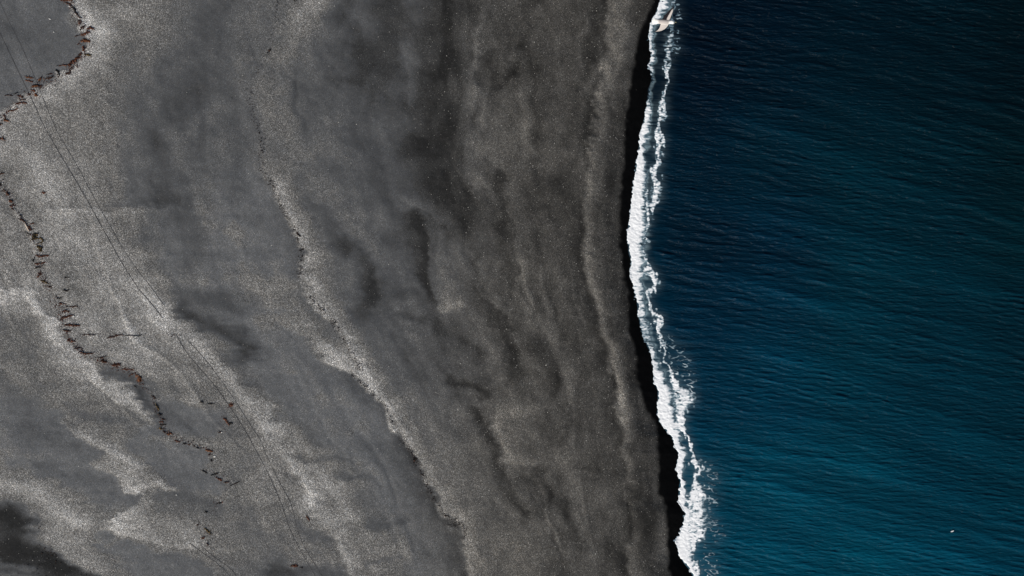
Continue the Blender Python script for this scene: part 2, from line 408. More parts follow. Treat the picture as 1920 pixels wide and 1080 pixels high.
def link_mesh(name, V, F, mat, parent=None, smooth=True, attrs=None, nside=4):
    """V (n,3), F (m,nside) arrays or a python list of mixed faces"""
    me = bpy.data.meshes.new(name)
    if isinstance(F, list):
        me.from_pydata([tuple(v) for v in V], [], F)
    else:
        V = np.asarray(V, np.float32); F = np.asarray(F, np.int32)
        me.vertices.add(len(V)); me.vertices.foreach_set('co', V.ravel())
        me.loops.add(F.size); me.loops.foreach_set('vertex_index', F.ravel())
        me.polygons.add(len(F))
        me.polygons.foreach_set('loop_start', np.arange(0, F.size, F.shape[1], dtype=np.int32))
        me.update(calc_edges=True)
    if smooth:
        me.polygons.foreach_set('use_smooth', np.ones(len(me.polygons), bool))
    for an, (typ, data) in (attrs or {}).items():
        a = me.attributes.new(an, typ, 'POINT')
        a.data.foreach_set('color' if typ == 'FLOAT_COLOR' else 'value', np.asarray(data, np.float32).ravel())
    me.validate() if isinstance(F, list) else None
    me.update()
    me.materials.append(mat)
    o = bpy.data.objects.new(name, me)
    COL.objects.link(o)
    if parent:
        o.parent = parent
    return o


def grid_faces(nx, ny):
    i = np.arange(ny - 1)[:, None] * nx + np.arange(nx - 1)[None, :]
    i = i.ravel()
    return np.stack([i, i + nx, i + nx + 1, i + 1], 1)


def grow(start, step, total, ratio=1.25):
    out = []; d = step; s = 0
    while s < total:
        d *= ratio; s += d; out.append(s)
    return np.array(out)


class NT:
    def __init__(self, name):
        self.m = bpy.data.materials.new(name)
        self.m.use_nodes = True
        self.t = self.m.node_tree
        self.t.nodes.clear()
        self.out = self.n('ShaderNodeOutputMaterial')

    def n(self, typ, **kw):
        nd = self.t.nodes.new(typ)
        for k, v in kw.items():
            if k.startswith('i_'):
                continue
            setattr(nd, k, v)
        return nd

    def l(self, a, b):
        self.t.links.new(a, b)

    def val(self, sock, v):
        if hasattr(v, 'is_output') or isinstance(v, bpy.types.NodeSocket):
            self.l(v, sock)
        else:
            sock.default_value = v

    def math(self, op, a, b=0.0, c=None, clamp=False):
        nd = self.n('ShaderNodeMath', operation=op, use_clamp=clamp)
        self.val(nd.inputs[0], a); self.val(nd.inputs[1], b)
        if c is not None:
            self.val(nd.inputs[2], c)
        return nd.outputs[0]

    def mix(self, f, a, b, blend='MIX'):
        nd = self.n('ShaderNodeMix', data_type='RGBA', blend_type=blend)
        self.val(nd.inputs[0], f)
        self.val(nd.inputs[6], a if not isinstance(a, tuple) else (*a, 1) if len(a) == 3 else a)
        self.val(nd.inputs[7], b if not isinstance(b, tuple) else (*b, 1) if len(b) == 3 else b)
        return nd.outputs[2]

    def attr(self, name):
        return self.n('ShaderNodeAttribute', attribute_name=name)

    def pos(self, scale=(1, 1, 1), rot=0.0):
        g = self.n('ShaderNodeNewGeometry')
        mp = self.n('ShaderNodeMapping')
        mp.inputs['Scale'].default_value = scale
        mp.inputs['Rotation'].default_value = (0, 0, rot)
        self.l(g.outputs['Position'], mp.inputs['Vector'])
        return mp.outputs[0]

    def noise(self, vec, scale, detail=2.0, rough=0.5, dims='3D'):
        nd = self.n('ShaderNodeTexNoise', noise_dimensions=dims)
        self.l(vec, nd.inputs['Vector'])
        nd.inputs['Scale'].default_value = scale
        nd.inputs['Detail'].default_value = detail
        nd.inputs['Roughness'].default_value = rough
        return nd.outputs[0]

    def ramp(self, f, a, b, to0=0.0, to1=1.0):
        nd = self.n('ShaderNodeMapRange', clamp=True)
        self.val(nd.inputs[0], f)
        for i, v in enumerate((a, b, to0, to1)):
            nd.inputs[1 + i].default_value = v
        return nd.outputs[0]

    def bsdf(self, **kw):
        nd = self.n('ShaderNodeBsdfPrincipled')
        for k, v in kw.items():
            self.val(nd.inputs[k.replace('_', ' ')], v if not (isinstance(v, tuple) and len(v) == 3) else (*v, 1))
        self.l(nd.outputs[0], self.out.inputs[0])
        return nd


def simple_mat(name, col, col2=None, scale=8.0, rough=0.7, spec=0.3):
    k = NT(name)
    c = (*col, 1)
    if col2:
        v = k.pos()
        f = k.ramp(k.noise(v, scale, 4, 0.6), 0.35, 0.65)
        c = k.mix(f, col, col2)
    b = k.bsdf(Roughness=rough)
    k.val(b.inputs['Base Color'], c)
    b.inputs['Specular IOR Level'].default_value = spec
    return k.m


# ------------------------------------------------------------------ materials
def make_sand():
    k = NT('black_sand')
    g = k.n('ShaderNodeNewGeometry')
    tone = k.attr('tone').outputs['Color']
    coarse = k.attr('coarse').outputs['Fac']
    wetn = k.attr('wet').outputs['Fac']
    def cells(sc, th0, th1):
        v = k.n('ShaderNodeTexVoronoi', voronoi_dimensions='3D', feature='F1')
        k.l(g.outputs['Position'], v.inputs['Vector'])
        v.inputs['Scale'].default_value = sc
        s = k.n('ShaderNodeSeparateColor')
        k.l(v.outputs['Color'], s.inputs[0])
        return s.outputs, v.outputs['Distance']
    c1, d1 = cells(22.0, 0, 0)
    c2, d2 = cells(14.5, 0, 0)
    c3, d3 = cells(12.5, 0, 0)
    # stone to stone differences of brightness
    a = k.math('POWER', c1[0], 2.6)
    a = k.math('MULTIPLY_ADD', a, 2.9, 0.22)             # mean ~ 1.02
    b = k.math('POWER', c2[1], 1.6)
    b = k.math('MULTIPLY_ADD', b, 1.3, 0.5)
    f = k.math('MULTIPLY', a, b)
    amt = k.math('MULTIPLY_ADD', coarse, 0.58, 0.14)
    one = k.mix(amt, (1, 1, 1), (1, 1, 1))
    mult = k.math('ADD', k.math('MULTIPLY', k.math('SUBTRACT', f, 1.0), amt), 1.0)
    # sparse pale pebbles everywhere on the beach
    p = k.ramp(c3[0], 0.972, 0.992)
    mult = k.math('ADD', mult, k.math('MULTIPLY', k.math('MULTIPLY', p, k.math('SUBTRACT', 1.0, wetn)), k.math('MULTIPLY_ADD', coarse, 1.3, 0.25)))
    dk = k.ramp(c3[1], 0.0, 0.03, 0.45, 1.0)
    mult = k.math('MULTIPLY', mult, dk)
    hue = k.mix(c1[2], (1.06, 1.0, 0.92), (0.94, 1.0, 1.06))
    col = k.mix(1.0, tone, hue, 'MULTIPLY')
    vm = k.n('ShaderNodeVectorMath', operation='SCALE')
    k.l(col, vm.inputs[0]); k.l(mult, vm.inputs['Scale'])
    bs = k.bsdf(Roughness=k.math('MULTIPLY_ADD', wetn, -0.28, 0.85))
    k.l(vm.outputs[0], bs.inputs['Base Color'])
    k.val(bs.inputs['Specular IOR Level'], k.math('MULTIPLY_ADD', wetn, -0.16, 0.2))
    hsum = k.math('ADD', k.math('MULTIPLY', d1, -0.06), k.math('MULTIPLY', k.noise(k.pos(), 5.0, 4, 0.6), 0.08))
    bp = k.n('ShaderNodeBump')
    k.val(bp.inputs['Strength'], k.math('MULTIPLY_ADD', coarse, 0.55, 0.12))
    bp.inputs['Distance'].default_value = 1.0
    k.l(hsum, bp.inputs['Height'])
    k.l(bp.outputs[0], bs.inputs['Normal'])
    return k.m


def make_water():
    k = NT('sea_water')
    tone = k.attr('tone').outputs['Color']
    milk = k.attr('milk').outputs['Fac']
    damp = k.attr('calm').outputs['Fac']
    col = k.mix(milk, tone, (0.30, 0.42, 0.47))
    v1 = k.pos((0.42, 1.9, 1.0), math.radians(8))
    v2 = k.pos((0.8, 3.6, 1.0), math.radians(4))
    n1 = k.noise(v1, 1.5, 3, 0.55)
    n2 = k.noise(v2, 2.0, 3, 0.6)
    hgt = k.math('ADD', k.math('MULTIPLY', n1, 0.17), k.math('MULTIPLY', n2, 0.10))
    bp = k.n('ShaderNodeBump')
    k.val(bp.inputs['Strength'], k.math('MULTIPLY_ADD', damp, 0.85, 0.1))
    bp.inputs['Distance'].default_value = 1.0
    k.l(hgt, bp.inputs['Height'])
    bs = k.bsdf(Roughness=0.27, IOR=1.333)
    bs.inputs['Specular IOR Level'].default_value = 0.18
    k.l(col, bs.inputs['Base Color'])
    k.l(bp.outputs[0], bs.inputs['Normal'])
    return k.m


def make_foam():
    k = NT('foam')
    d = k.attr('thick').outputs['Fac']
    v = k.pos((0.7, 2.2, 1.0))
    n = k.noise(v, 3.2, 5, 0.65)
    f = k.ramp(k.math('ADD', d, k.math('MULTIPLY', k.math('SUBTRACT', n, 0.5), 0.9)), 0.20, 0.46)
    f2 = k.ramp(k.math('ADD', d, k.math('MULTIPLY', k.math('SUBTRACT', n, 0.5), 0.9)), 0.42, 0.90)
    col = k.mix(f2, k.mix(f, (0.018, 0.050, 0.080), (0.20, 0.29, 0.34)), (0.94, 0.95, 0.96))
    bp = k.n('ShaderNodeBump')
    bp.inputs['Strength'].default_value = 0.3
    bp.inputs['Distance'].default_value = 1.0
    k.l(k.math('MULTIPLY', n, 0.10), bp.inputs['Height'])
    bs = k.bsdf(Roughness=0.8)
    k.l(col, bs.inputs['Base Color'])
    k.l(bp.outputs[0], bs.inputs['Normal'])
    return k.m


def make_attr_mat(name, rough=0.6):
    k = NT(name)
    bs = k.bsdf(Roughness=rough)
    v = k.pos()
    f = k.ramp(k.noise(v, 30.0, 3, 0.6), 0.3, 0.7, 0.85, 1.1)
    vm = k.n('ShaderNodeVectorMath', operation='SCALE')
    k.l(k.attr('tone').outputs['Color'], vm.inputs[0]); k.l(f, vm.inputs['Scale'])
    k.l(vm.outputs[0], bs.inputs['Base Color'])
    return k.m


M_SAND = make_sand()
M_WATER = make_water()
M_FOAM = make_foam()
M_RUT = simple_mat('packed_sand_rut_shade', (0.052, 0.052, 0.053), (0.09, 0.09, 0.092), 6.0, 0.9, 0.1)  # packed sand, darkened in colour for the shade inside the ruts
M_PEB = make_attr_mat('pale_pebbles', 0.6)
WEED = {
    'b': simple_mat('dark_brown_weed', (0.014, 0.007, 0.004), (0.075, 0.026, 0.012), 6.0, 0.6, 0.25),
    'r': simple_mat('rust_weed', (0.022, 0.009, 0.005), (0.14, 0.046, 0.021), 7.0, 0.6, 0.25),
    'o': simple_mat('orange_weed', (0.022, 0.009, 0.005), (0.20, 0.070, 0.022), 7.0, 0.6, 0.25),
    'g': simple_mat('olive_gold_weed', (0.014, 0.010, 0.005), (0.15, 0.095, 0.03), 8.0, 0.6, 0.25),
    'm': simple_mat('brown_black_weed', (0.008, 0.006, 0.005), (0.045, 0.022, 0.014), 6.0, 0.7, 0.15),
    'k': simple_mat('black_weed', (0.006, 0.005, 0.005), (0.018, 0.013, 0.010), 6.0, 0.6, 0.2),
}
M_WOOD = simple_mat('bleached_driftwood', (0.42, 0.33, 0.26), (0.62, 0.52, 0.43), 9.0, 0.8, 0.2)
M_WHITE = simple_mat('bleached_white', (0.62, 0.61, 0.58), (0.8, 0.79, 0.76), 12.0, 0.6, 0.3)

# ------------------------------------------------------------------ the beach, one sheet
GS = 2.05


def margin(step, ratio, near, far_, cap):
    """coordinates that walk away from the frame: slowly widening steps up to `near`, then fast growth to the horizon"""
    out_ = []; d_ = step; s_ = 0.0
    while s_ < far_:
        d_ = min(d_ * ratio, cap) if s_ < near else d_ * 1.35
        s_ += d_; out_.append(s_)
    return np.array(out_)


fx = np.arange(-60, 1365, GS)
fy = np.arange(-60, 1141, GS)
ox = margin(GS, 1.03, 620, 45000, 7.0)
xs = np.concatenate([(-60 - ox)[::-1], fx, fx[-1] + grow(0, GS, 45000, 1.35)])
ys = np.concatenate([(-60 - ox)[::-1], fy, fy[-1] + ox])
PX, PY = np.meshgrid(xs, ys)
QX = np.where(PX < RX0 + 4, 2 * (RX0 + 4) - PX, PX)
QX = np.where(QX > 1100, fold(QX, RX0 + 4, 1100), QX)
QX = np.where(PX < RX0 + 4, QX, PX)
dx_ = np.maximum(RX0 + 4 - PX, 0); dy_ = np.maximum(YA - PY, 0) + np.maximum(PY - YB, 0)
QX = np.where(dy_ > 0, fold(QX - 0.7 * dy_ * sstep(1050, 500, PX), RX0 + 4, 1690), QX)      # skewed, so that nothing reads as mirrored
QX = np.where((dy_ > 0) & (PX < 1000), np.minimum(QX, 1000), QX)
QY = fold(PY + 0.8 * dx_, YA, YB)
zz = np.minimum(sample(Z, QX, QY) + np.where(PX < RX0 + 4, 0.0006 * (RX0 + 4 - PX), 0), 7.0)
zz = np.where(PX > RX0 + RST * RW - 20, -14.0, zz)
kk = (H - np.where(zz > 0, zz, 0)) / H / PPM
V = np.stack([(PX - 960) * kk, (540 - PY) * kk, zz], -1).reshape(-1, 3)
away = np.maximum.reduce([-60 - PX, -60 - PY, PY - 1140, 0 * PX])
t = sample(T, QX, QY)
t = t + (90 - t) * sstep(900, 1800, away) * (PX < 900)
wt = sample(wet, QX, QY)
lx = sstep(700, 1000, PX)
tl = lin(t) / 0.93
ccr = sample(COARSE, QX, QY)
rr = 1.0 - 0.010 * (1 - lx) + 0.035 * lx + 0.065 * (ccr - 0.4)
bb = 1.0 + 0.025 * (1 - lx) - 0.045 * lx - 0.10 * (ccr - 0.4)
gg = np.ones_like(rr)
tone = np.stack([tl * rr, tl * gg, tl * bb, np.ones_like(tl)], -1)
wcol = np.array([0.0026, 0.0026, 0.0028, 1.0])
tone = tone * (1 - wt[..., None]) + wcol * wt[..., None]
o = link_mesh('beach_ground', V, grid_faces(len(xs), len(ys)), M_SAND, attrs={
    'tone': ('FLOAT_COLOR', tone.reshape(-1, 4)),
    'coarse': ('FLOAT', (ccr * (1 - 0.5 * wt)).ravel()),
    'wet': ('FLOAT', wt.ravel())})
tag(o, kind='structure')
print('ground faces', (len(xs) - 1) * (len(ys) - 1))

# ------------------------------------------------------------------ the sea
WS = 1.6
wx_ = np.arange(1150, 1990, WS)
wy_ = np.arange(-60, 1141, WS)
shp = (len(wy_), len(wx_))                    # one period of the wave field; it repeats seamlessly beyond
kpx = lambda lam: 2 * math.pi * PPM / lam
h_lo = np.zeros(shp); h_hi = np.zeros(shp)
for seed, lam, ang, spr, slope in ((201, 110, 20, 14, 0.016), (202, 46, 14, 16, 0.038), (203, 21, 9, 18, 0.072), (204, 10.5, 6, 18, 0.125), (205, 6.4, 4, 22, 0.15)):
    n = wave_noise(seed, lam, ang, spr, shp, WS)
    env = 1.0
    if lam < 30:
        env = np.clip(1 + 0.35 * filt_noise(seed + 30, 60, 22, 20, shp, WS), 0.3, 2.0)
    n = n + 0.22 * (n * n - 1)                # sharper crests, flatter troughs
    if lam > 15:
        h_lo = h_lo + n * env * slope / kpx(lam)
    else:
        h_hi = h_hi + n * env * slope / kpx(lam)


def tile(A, px, py):
    u_ = (np.asarray(px, float) - wx_[0]) / WS; v_ = (np.asarray(py, float) - wy_[0]) / WS
    i_ = np.floor(u_).astype(int); j_ = np.floor(v_).astype(int); a_ = u_ - i_; b_ = v_ - j_
    i0_, i1_, j0_, j1_ = i_ % shp[1], (i_ + 1) % shp[1], j_ % shp[0], (j_ + 1) % shp[0]
    return (A[j0_, i0_] * (1 - a_) + A[j0_, i1_] * a_) * (1 - b_) + (A[j1_, i0_] * (1 - a_) + A[j1_, i1_] * a_) * b_


def calm_at(px, py):
    return 0.12 + 0.88 * sstep(10, 90, px - curve(SHORE, fold(py, YA, YB)))


def sea_z(px, py):
    aw = np.maximum.reduce([px - 1985, -60 - py, py - 1140, 0 * px])
    return (tile(h_lo, px, py) * (1 - sstep(500, 900, aw)) + tile(h_hi, px, py) * (1 - sstep(60, 260, aw))) * calm_at(px, py)


# sea colour: sky reflection and glint painted in, dark top to bright bottom of the view (display values, surveyed)
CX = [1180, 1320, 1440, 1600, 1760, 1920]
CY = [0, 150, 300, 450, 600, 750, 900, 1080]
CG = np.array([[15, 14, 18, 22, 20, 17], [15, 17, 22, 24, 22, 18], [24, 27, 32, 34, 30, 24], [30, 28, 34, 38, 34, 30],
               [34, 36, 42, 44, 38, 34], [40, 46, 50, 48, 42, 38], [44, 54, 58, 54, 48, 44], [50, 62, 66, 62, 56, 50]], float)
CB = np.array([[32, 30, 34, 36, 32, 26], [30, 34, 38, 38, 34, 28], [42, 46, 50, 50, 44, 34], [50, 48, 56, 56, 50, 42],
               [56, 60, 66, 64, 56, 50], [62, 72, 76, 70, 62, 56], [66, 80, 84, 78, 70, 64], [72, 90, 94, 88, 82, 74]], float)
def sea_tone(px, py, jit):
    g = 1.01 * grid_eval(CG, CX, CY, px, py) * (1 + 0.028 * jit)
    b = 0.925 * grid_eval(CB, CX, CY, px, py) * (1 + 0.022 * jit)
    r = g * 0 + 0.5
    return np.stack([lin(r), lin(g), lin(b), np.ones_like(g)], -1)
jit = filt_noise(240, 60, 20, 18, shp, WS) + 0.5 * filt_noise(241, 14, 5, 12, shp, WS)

# ------------------------------------------------------------------ foam density on its own fine raster
FS = 0.8
fxs = np.arange(1160, 1424, FS)
fys = np.arange(-900, 1901, FS)
FX, FYR = np.meshgrid(fxs, fys)
FY = fold(FYR, YA, YB)
fs = FX.shape
FR = [(-200, 1284), (-40, 1263), (0, 1258), (20, 1250), (35, 1242), (50, 1228), (70, 1225), (100, 1229), (120, 1225), (140, 1225), (155, 1228), (165, 1225), (190, 1223),
      (210, 1221), (240, 1218), (270, 1211), (300, 1211), (340, 1214), (375, 1214), (410, 1214), (440, 1210), (470, 1210), (490, 1209), (510, 1209),
      (540, 1208), (560, 1210), (590, 1214), (620, 1223), (640, 1226), (665, 1230), (690, 1238), (720, 1248), (740, 1262), (770, 1268), (800, 1272),
      (815, 1274), (850, 1283), (880, 1284), (910, 1286), (940, 1287), (962, 1293), (990, 1300), (1020, 1298), (1050, 1300), (1080, 1313), (1121, 1325), (1300, 1374)]
F1D = [(-40, 1.0), (0, 1.0), (35, .9), (50, .75), (70, .75), (100, .8), (125, .75), (140, .4), (160, .15), (185, .45), (210, .9), (240, 1.1), (300, 1.3), (420, 1.4), (470, 1.15), (500, .9),
       (530, .95), (560, 0.9), (600, .65), (640, .5), (660, .7), (700, 1.1), (730, 1.35), (790, 1.5), (812, 1.3), (850, 1.2), (900, 1.4), (950, 1.3), (1000, 1.4), (1060, 1.4), (1121, 1.3)]
O2 = [(-200, 1292, 8, .85), (-40, 1270, 7, .6), (0, 1266, 5, .36), (30, 1262, 3.5, .3), (48, 1256, 5, .3), (64, 1255, 8, .4), (90, 1253, 11, .5), (100, 1252, 8, .6), (130, 1250, 5, .65), (160, 1248, 4, .8), (180, 1248, 4, .8), (190, 1241, 5, .8),
      (210, 1242, 6, .85), (240, 1237, 6, .9), (270, 1235, 7, .9), (300, 1234, 7, .9), (320, 1228, 9, .85), (350, 1229, 9, .85), (380, 1222, 9, .8),
      (410, 1214, 6, .8), (440, 1208, 5, .5), (475, 1208, 4, .4), (490, 1211, 6, .8), (500, 1217, 8, .9), (530, 1229, 8, .9), (545, 1221, 7, .85), (570, 1218, 5, .9), (590, 1229, 5, .9), (610, 1234, 6, .85), (625, 1233, 5, .8),
      (645, 1242, 4, .7), (670, 1246, 4, .75), (690, 1254, 4, .8), (710, 1262, 7, .95), (725, 1269, 10, .95), (740, 1281, 19, .8), (760, 1281, 16, .85),
      (780, 1278, 11, 1.0), (800, 1278, 9, .9), (820, 1289, 5, .85), (850, 1299, 5, .85), (880, 1310, 5, .85), (900, 1305, 5, .95), (915, 1306, 9, .9),
      (930, 1304, 16, .9), (950, 1306, 18, .85), (970, 1304, 19, .85), (990, 1303, 16, .85), (1003, 1306, 17, .9), (1020, 1298, 12, .85), (1040, 1295, 9, .85),
      (1060, 1300, 10, .8), (1080, 1311, 7, .8), (1121, 1320, 6, .8), (1300, 1364, 9, .9)]
O2 = np.array(O2, float)
zig = 3.0 * filt_noise(301, 3.2, 5.5, 0, fs, FS) + 2.2 * filt_noise(302, 1.6, 2.2, 0, fs, FS)
shf = curve(SHORE, FY) + 1.3 * filt_noise(303, 4, 4, 0, fs, FS) + 1.1 * filt_noise(304, 1.6, 1.6, 0, fs, FS)
fr = curve(FR, FY) + 2.5 * filt_noise(305, 5, 3, 0, fs, FS)
d1 = curve(F1D, FY)
wid = np.maximum(fr - shf, 3)
u = (FX - shf) / wid
body = sstep(-0.02, 0.06, u) * (1 - sstep(0.30, 1.25, u)) * d1
rim = np.exp(-((FX - shf - 1.3) / 1.5) ** 2) * np.clip(d1 * 1.15, 0, 1)
body = np.maximum(body, rim)
cx = np.interp(FY, O2[:, 0], O2[:, 1]); hw = np.interp(FY, O2[:, 0], O2[:, 2]); dn = np.interp(FY, O2[:, 0], O2[:, 3])
line = np.exp(-((FX - cx - zig) / (hw * 0.95)) ** 2) * dn
lace = 0.62 * filt_noise(306, 2.2, 0.8, -6, fs, FS) + 0.55 * filt_noise(307, 1.2, 0.6, 0, fs, FS)
ridged = 1 - np.abs(filt_noise(308, 2.2, 1.6, 0, fs, FS))
line_v = line * (0.88 + 0.24 * sstep(600, 760, FY)) + 0.30 * lace * sstep(0.1, 0.6, line) + 0.18 * ridged * sstep(0.15, 0.7, line)
# thin lace drifting outside the outer line
SC = [((1266, 0), (1272, 30), 9, .36), ((1266, 62), (1268, 100), 9, .36), ((1258, 640), (1268, 700), 12, .36), ((1278, 660), (1292, 715), 14, .36), ((1295, 722), (1296, 760), 8, .55),
      ((1318, 870), (1336, 900), 16, .34), ((1325, 915), (1335, 940), 14, .46), ((1322, 970), (1345, 1000), 16, .34), ((1328, 1040), (1336, 1070), 18, .38)]
sc = np.zeros(fs)
for (a, b, w, v) in SC:
    dx, dy = b[0] - a[0], b[1] - a[1]
    tt = np.clip(((FX - a[0]) * dx + (FY - a[1]) * dy) / (dx * dx + dy * dy), 0, 1)
    dd = np.hypot(FX - a[0] - tt * dx, FY - a[1] - tt * dy)
    sc = np.maximum(sc, v * np.exp(-(dd / w) ** 2))
fil = np.exp(-(filt_noise(309, 4.5, 1.8, 8, fs, FS) / 0.35) ** 2)
scv = sc * (0.15 + 1.1 * fil) + 0.10 * lace * (sc > 0.1)
streak = filt_noise(310, 7, 0.9, 4, fs, FS)
body_v = body + (0.16 * lace + 0.15 * streak) * sstep(0.05, 0.5, body) * (1.0 - 0.7 * sstep(0.85, 1.2, body))
foam_v = np.maximum.reduce([body_v, line_v, scv])
foam_v[:, -6:] = 0
FTH = 0.22

def fsample(F, px, py):
    u_ = np.clip((px - fxs[0]) / FS, 0, fs[1] - 1.001); v_ = np.clip((py - fys[0]) / FS, 0, fs[0] - 1.001)
    i = u_.astype(int); j = v_.astype(int); a = u_ - i; b = v_ - j
    return (F[j, i] * (1 - a) + F[j, i + 1] * a) * (1 - b) + (F[j + 1, i] * (1 - a) + F[j + 1, i + 1] * a) * b

milk_src = np.clip(np.maximum(sstep(-0.05, 0.1, u) * (1 - sstep(0.75, 1.35, u)) * np.clip(d1 + 0.2, 0, 1) * 0.95, 0.5 * line), 0, 1)
def blur(A, lx_, ly_):
    ky_ = np.fft.fftfreq(A.shape[0], FS)[:, None] * 2 * np.pi; kx_ = np.fft.rfftfreq(A.shape[1], FS)[None] * 2 * np.pi
    return np.fft.irfft2(np.fft.rfft2(A) * np.exp(-0.5 * ((kx_ * lx_) ** 2 + (ky_ * ly_) ** 2)), s=A.shape)


milk_src = np.maximum(milk_src, 0.40 * np.clip(blur(np.clip(foam_v, 0, 1), 8, 6), 0, 1))
milk_src = milk_src * np.clip(0.75 + 0.3 * streak, 0, 1.3)
# the sheet runs on to the horizon, with widening cells outside the frame
oxr = margin(WS, 1.04, 500, 45000, 8.0)
xs2 = np.concatenate([[900.0, 1000.0, 1100.0, 1130.0], wx_, wx_[-1] + oxr])
ys2 = np.concatenate([(wy_[0] - oxr)[::-1], wy_, wy_[-1] + oxr])
P2, Q2 = np.meshgrid(xs2, ys2)
hh = sea_z(P2, Q2)
milk = fsample(milk_src, P2, Q2) * (P2 < 1415) * (P2 > 1162) * (Q2 > -895) * (Q2 < 1895)
milk = np.clip(milk, 0, 0.85)
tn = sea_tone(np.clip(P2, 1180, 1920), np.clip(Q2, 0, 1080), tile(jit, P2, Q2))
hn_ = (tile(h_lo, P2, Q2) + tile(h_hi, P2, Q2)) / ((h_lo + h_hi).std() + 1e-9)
tn[..., :3] *= (1 + 0.12 * np.clip(hn_, -1.5, 2.5) * (calm_at(P2, Q2) > 0.5))[..., None]      # crests painted lighter for light coming through them
V2 = np.stack([(P2 - 960) / PPM, (540 - Q2) / PPM, hh], -1).reshape(-1, 3)
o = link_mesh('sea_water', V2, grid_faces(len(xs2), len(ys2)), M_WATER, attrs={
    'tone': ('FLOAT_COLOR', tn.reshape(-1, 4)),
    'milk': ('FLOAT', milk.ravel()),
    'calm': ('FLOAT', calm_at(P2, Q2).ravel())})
tag(o, kind='structure')
print('water faces', (len(xs2) - 1) * (len(ys2) - 1))

# ------------------------------------------------------------------ foam sheet: lumpy, raised a few centimetres
hw_ = sea_z(FX, FYR)
zg = sample(Z, FX, FY)
thick = np.clip((np.maximum(body, line) - 0.30) / 0.9, 0, 1)
zfm = np.maximum(hw_, zg) + 0.012 + 0.05 * np.sqrt(thick) * (0.85 + 0.15 * filt_noise(320, 2.0, 1.6, 0, fs, FS)) + 0.006 * (filt_noise(321, 1.2, 0.9, 0, fs, FS) + 1) * (thick > 0)
kf = (H - zfm) / H / PPM
VF = np.stack([(FX - 960) * kf, (540 - FYR) * kf, zfm], -1).reshape(-1, 3)
FF = grid_faces(fs[1], fs[0])
fm = foam_v.ravel()
keep = (fm[FF].mean(1) > FTH)
cnt = np.bincount(FF[keep].ravel(), minlength=fm.size)
gy_, gx_ = np.gradient(foam_v, FS)
g2 = gx_ ** 2 + gy_ ** 2 + 1e-4
stp = np.where((cnt > 0) & (cnt < 4), 1.0, 0.0).reshape(fs)          # pull the rim of the sheet on to its true outline
mx_ = np.clip((FTH - foam_v) * gx_ / g2, -0.55 * FS, 0.55 * FS) * stp / PPM
my_ = np.clip((FTH - foam_v) * gy_ / g2, -0.55 * FS, 0.55 * FS) * stp / PPM
VF[:, 0] += mx_.ravel(); VF[:, 1] -= my_.ravel()
FF = FF[keep]
print('foam faces', len(FF))
used, inv = np.unique(FF, return_inverse=True)
o = link_mesh('sea_foam', VF[used], inv.reshape(FF.shape), M_FOAM, attrs={'thick': ('FLOAT', np.clip(foam_v.ravel()[used], 0, 1.3))})
tag(o, 'white surf foam washing up the black gravel in two ragged lines', 'sea foam', kind='stuff')

# ------------------------------------------------------------------ pale pebbles
rng = np.random.default_rng(77)
N = 24000
cand = rng.uniform(0, 1, (N * 6, 3))
cpx = -50 + cand[:, 0] * 1310; cpy = -50 + cand[:, 1] * 1180
pr = sample(COARSE, cpx, cpy) ** 1.6 * (1 - sample(wet, cpx, cpy)) + 0.003
pr *= (sample(shore_r - GX, cpx, cpy) > 8)
sel = np.nonzero(cand[:, 2] < pr * 0.9)[0][:N]
cpx, cpy = cpx[sel], cpy[sel]
n = len(cpx)
base = np.array([(1, 0, 0), (0, 1, 0), (-1, 0, 0), (0, -1, 0), (0, 0, .7), (0, 0, -.6)], float)
tri = np.array([(0, 1, 4), (1, 2, 4), (2, 3, 4), (3, 0, 4), (1, 0, 5), (2, 1, 5), (3, 2, 5), (0, 3, 5)])
r = 0.022 + 0.035 * rng.random(n) ** 2.5
ang = rng.random(n) * 6.283
sc3 = np.stack([r * (0.8 + 0.6 * rng.random(n)), r * (0.6 + 0.5 * rng.random(n)), r * 0.7], -1)
lo = base[None] * (1 + 0.25 * rng.standard_normal((n, 6, 1))) * sc3[:, None, :]
ca, sa = np.cos(ang)[:, None], np.sin(ang)[:, None]
rot = np.stack([lo[..., 0] * ca - lo[..., 1] * sa, lo[..., 0] * sa + lo[..., 1] * ca, lo[..., 2]], -1)
ctr = w3(cpx, cpy, 0.01)
VP = (rot + ctr[:, None, :]).reshape(-1, 3)
FP = (tri[None] + 6 * np.arange(n)[:, None, None]).reshape(-1, 3)
br = np.repeat(0.16 + 0.42 * rng.random(n) ** 2, 6)
tc = np.stack([br * 1.04, br, br * 0.93, np.ones_like(br)], -1)
o = link_mesh('pebbles', VP, FP, M_PEB, smooth=False, attrs={'tone': ('FLOAT_COLOR', tc)})
tag(o, 'pale pebbles scattered through the black gravel', 'pebbles', kind='stuff')

# ------------------------------------------------------------------ wheel tracks
def resample(P, step):
    P = np.array(P, float)
    d = np.r_[0, np.cumsum(np.hypot(*np.diff(P, axis=0).T))]
    n_ = max(2, int(d[-1] / step) + 1)
    s = np.linspace(0, d[-1], n_)
    return np.stack([np.interp(s, d, P[:, 0]), np.interp(s, d, P[:, 1])], 1)


def smooth_line(P, it=2):
    P = np.array(P, float)
    for _ in range(it):
        Q = [P[0]]
        for a_, b_ in zip(P[:-1], P[1:]):
            Q += [0.75 * a_ + 0.25 * b_, 0.25 * a_ + 0.75 * b_]
        Q.append(P[-1]); P = np.array(Q)
    return P


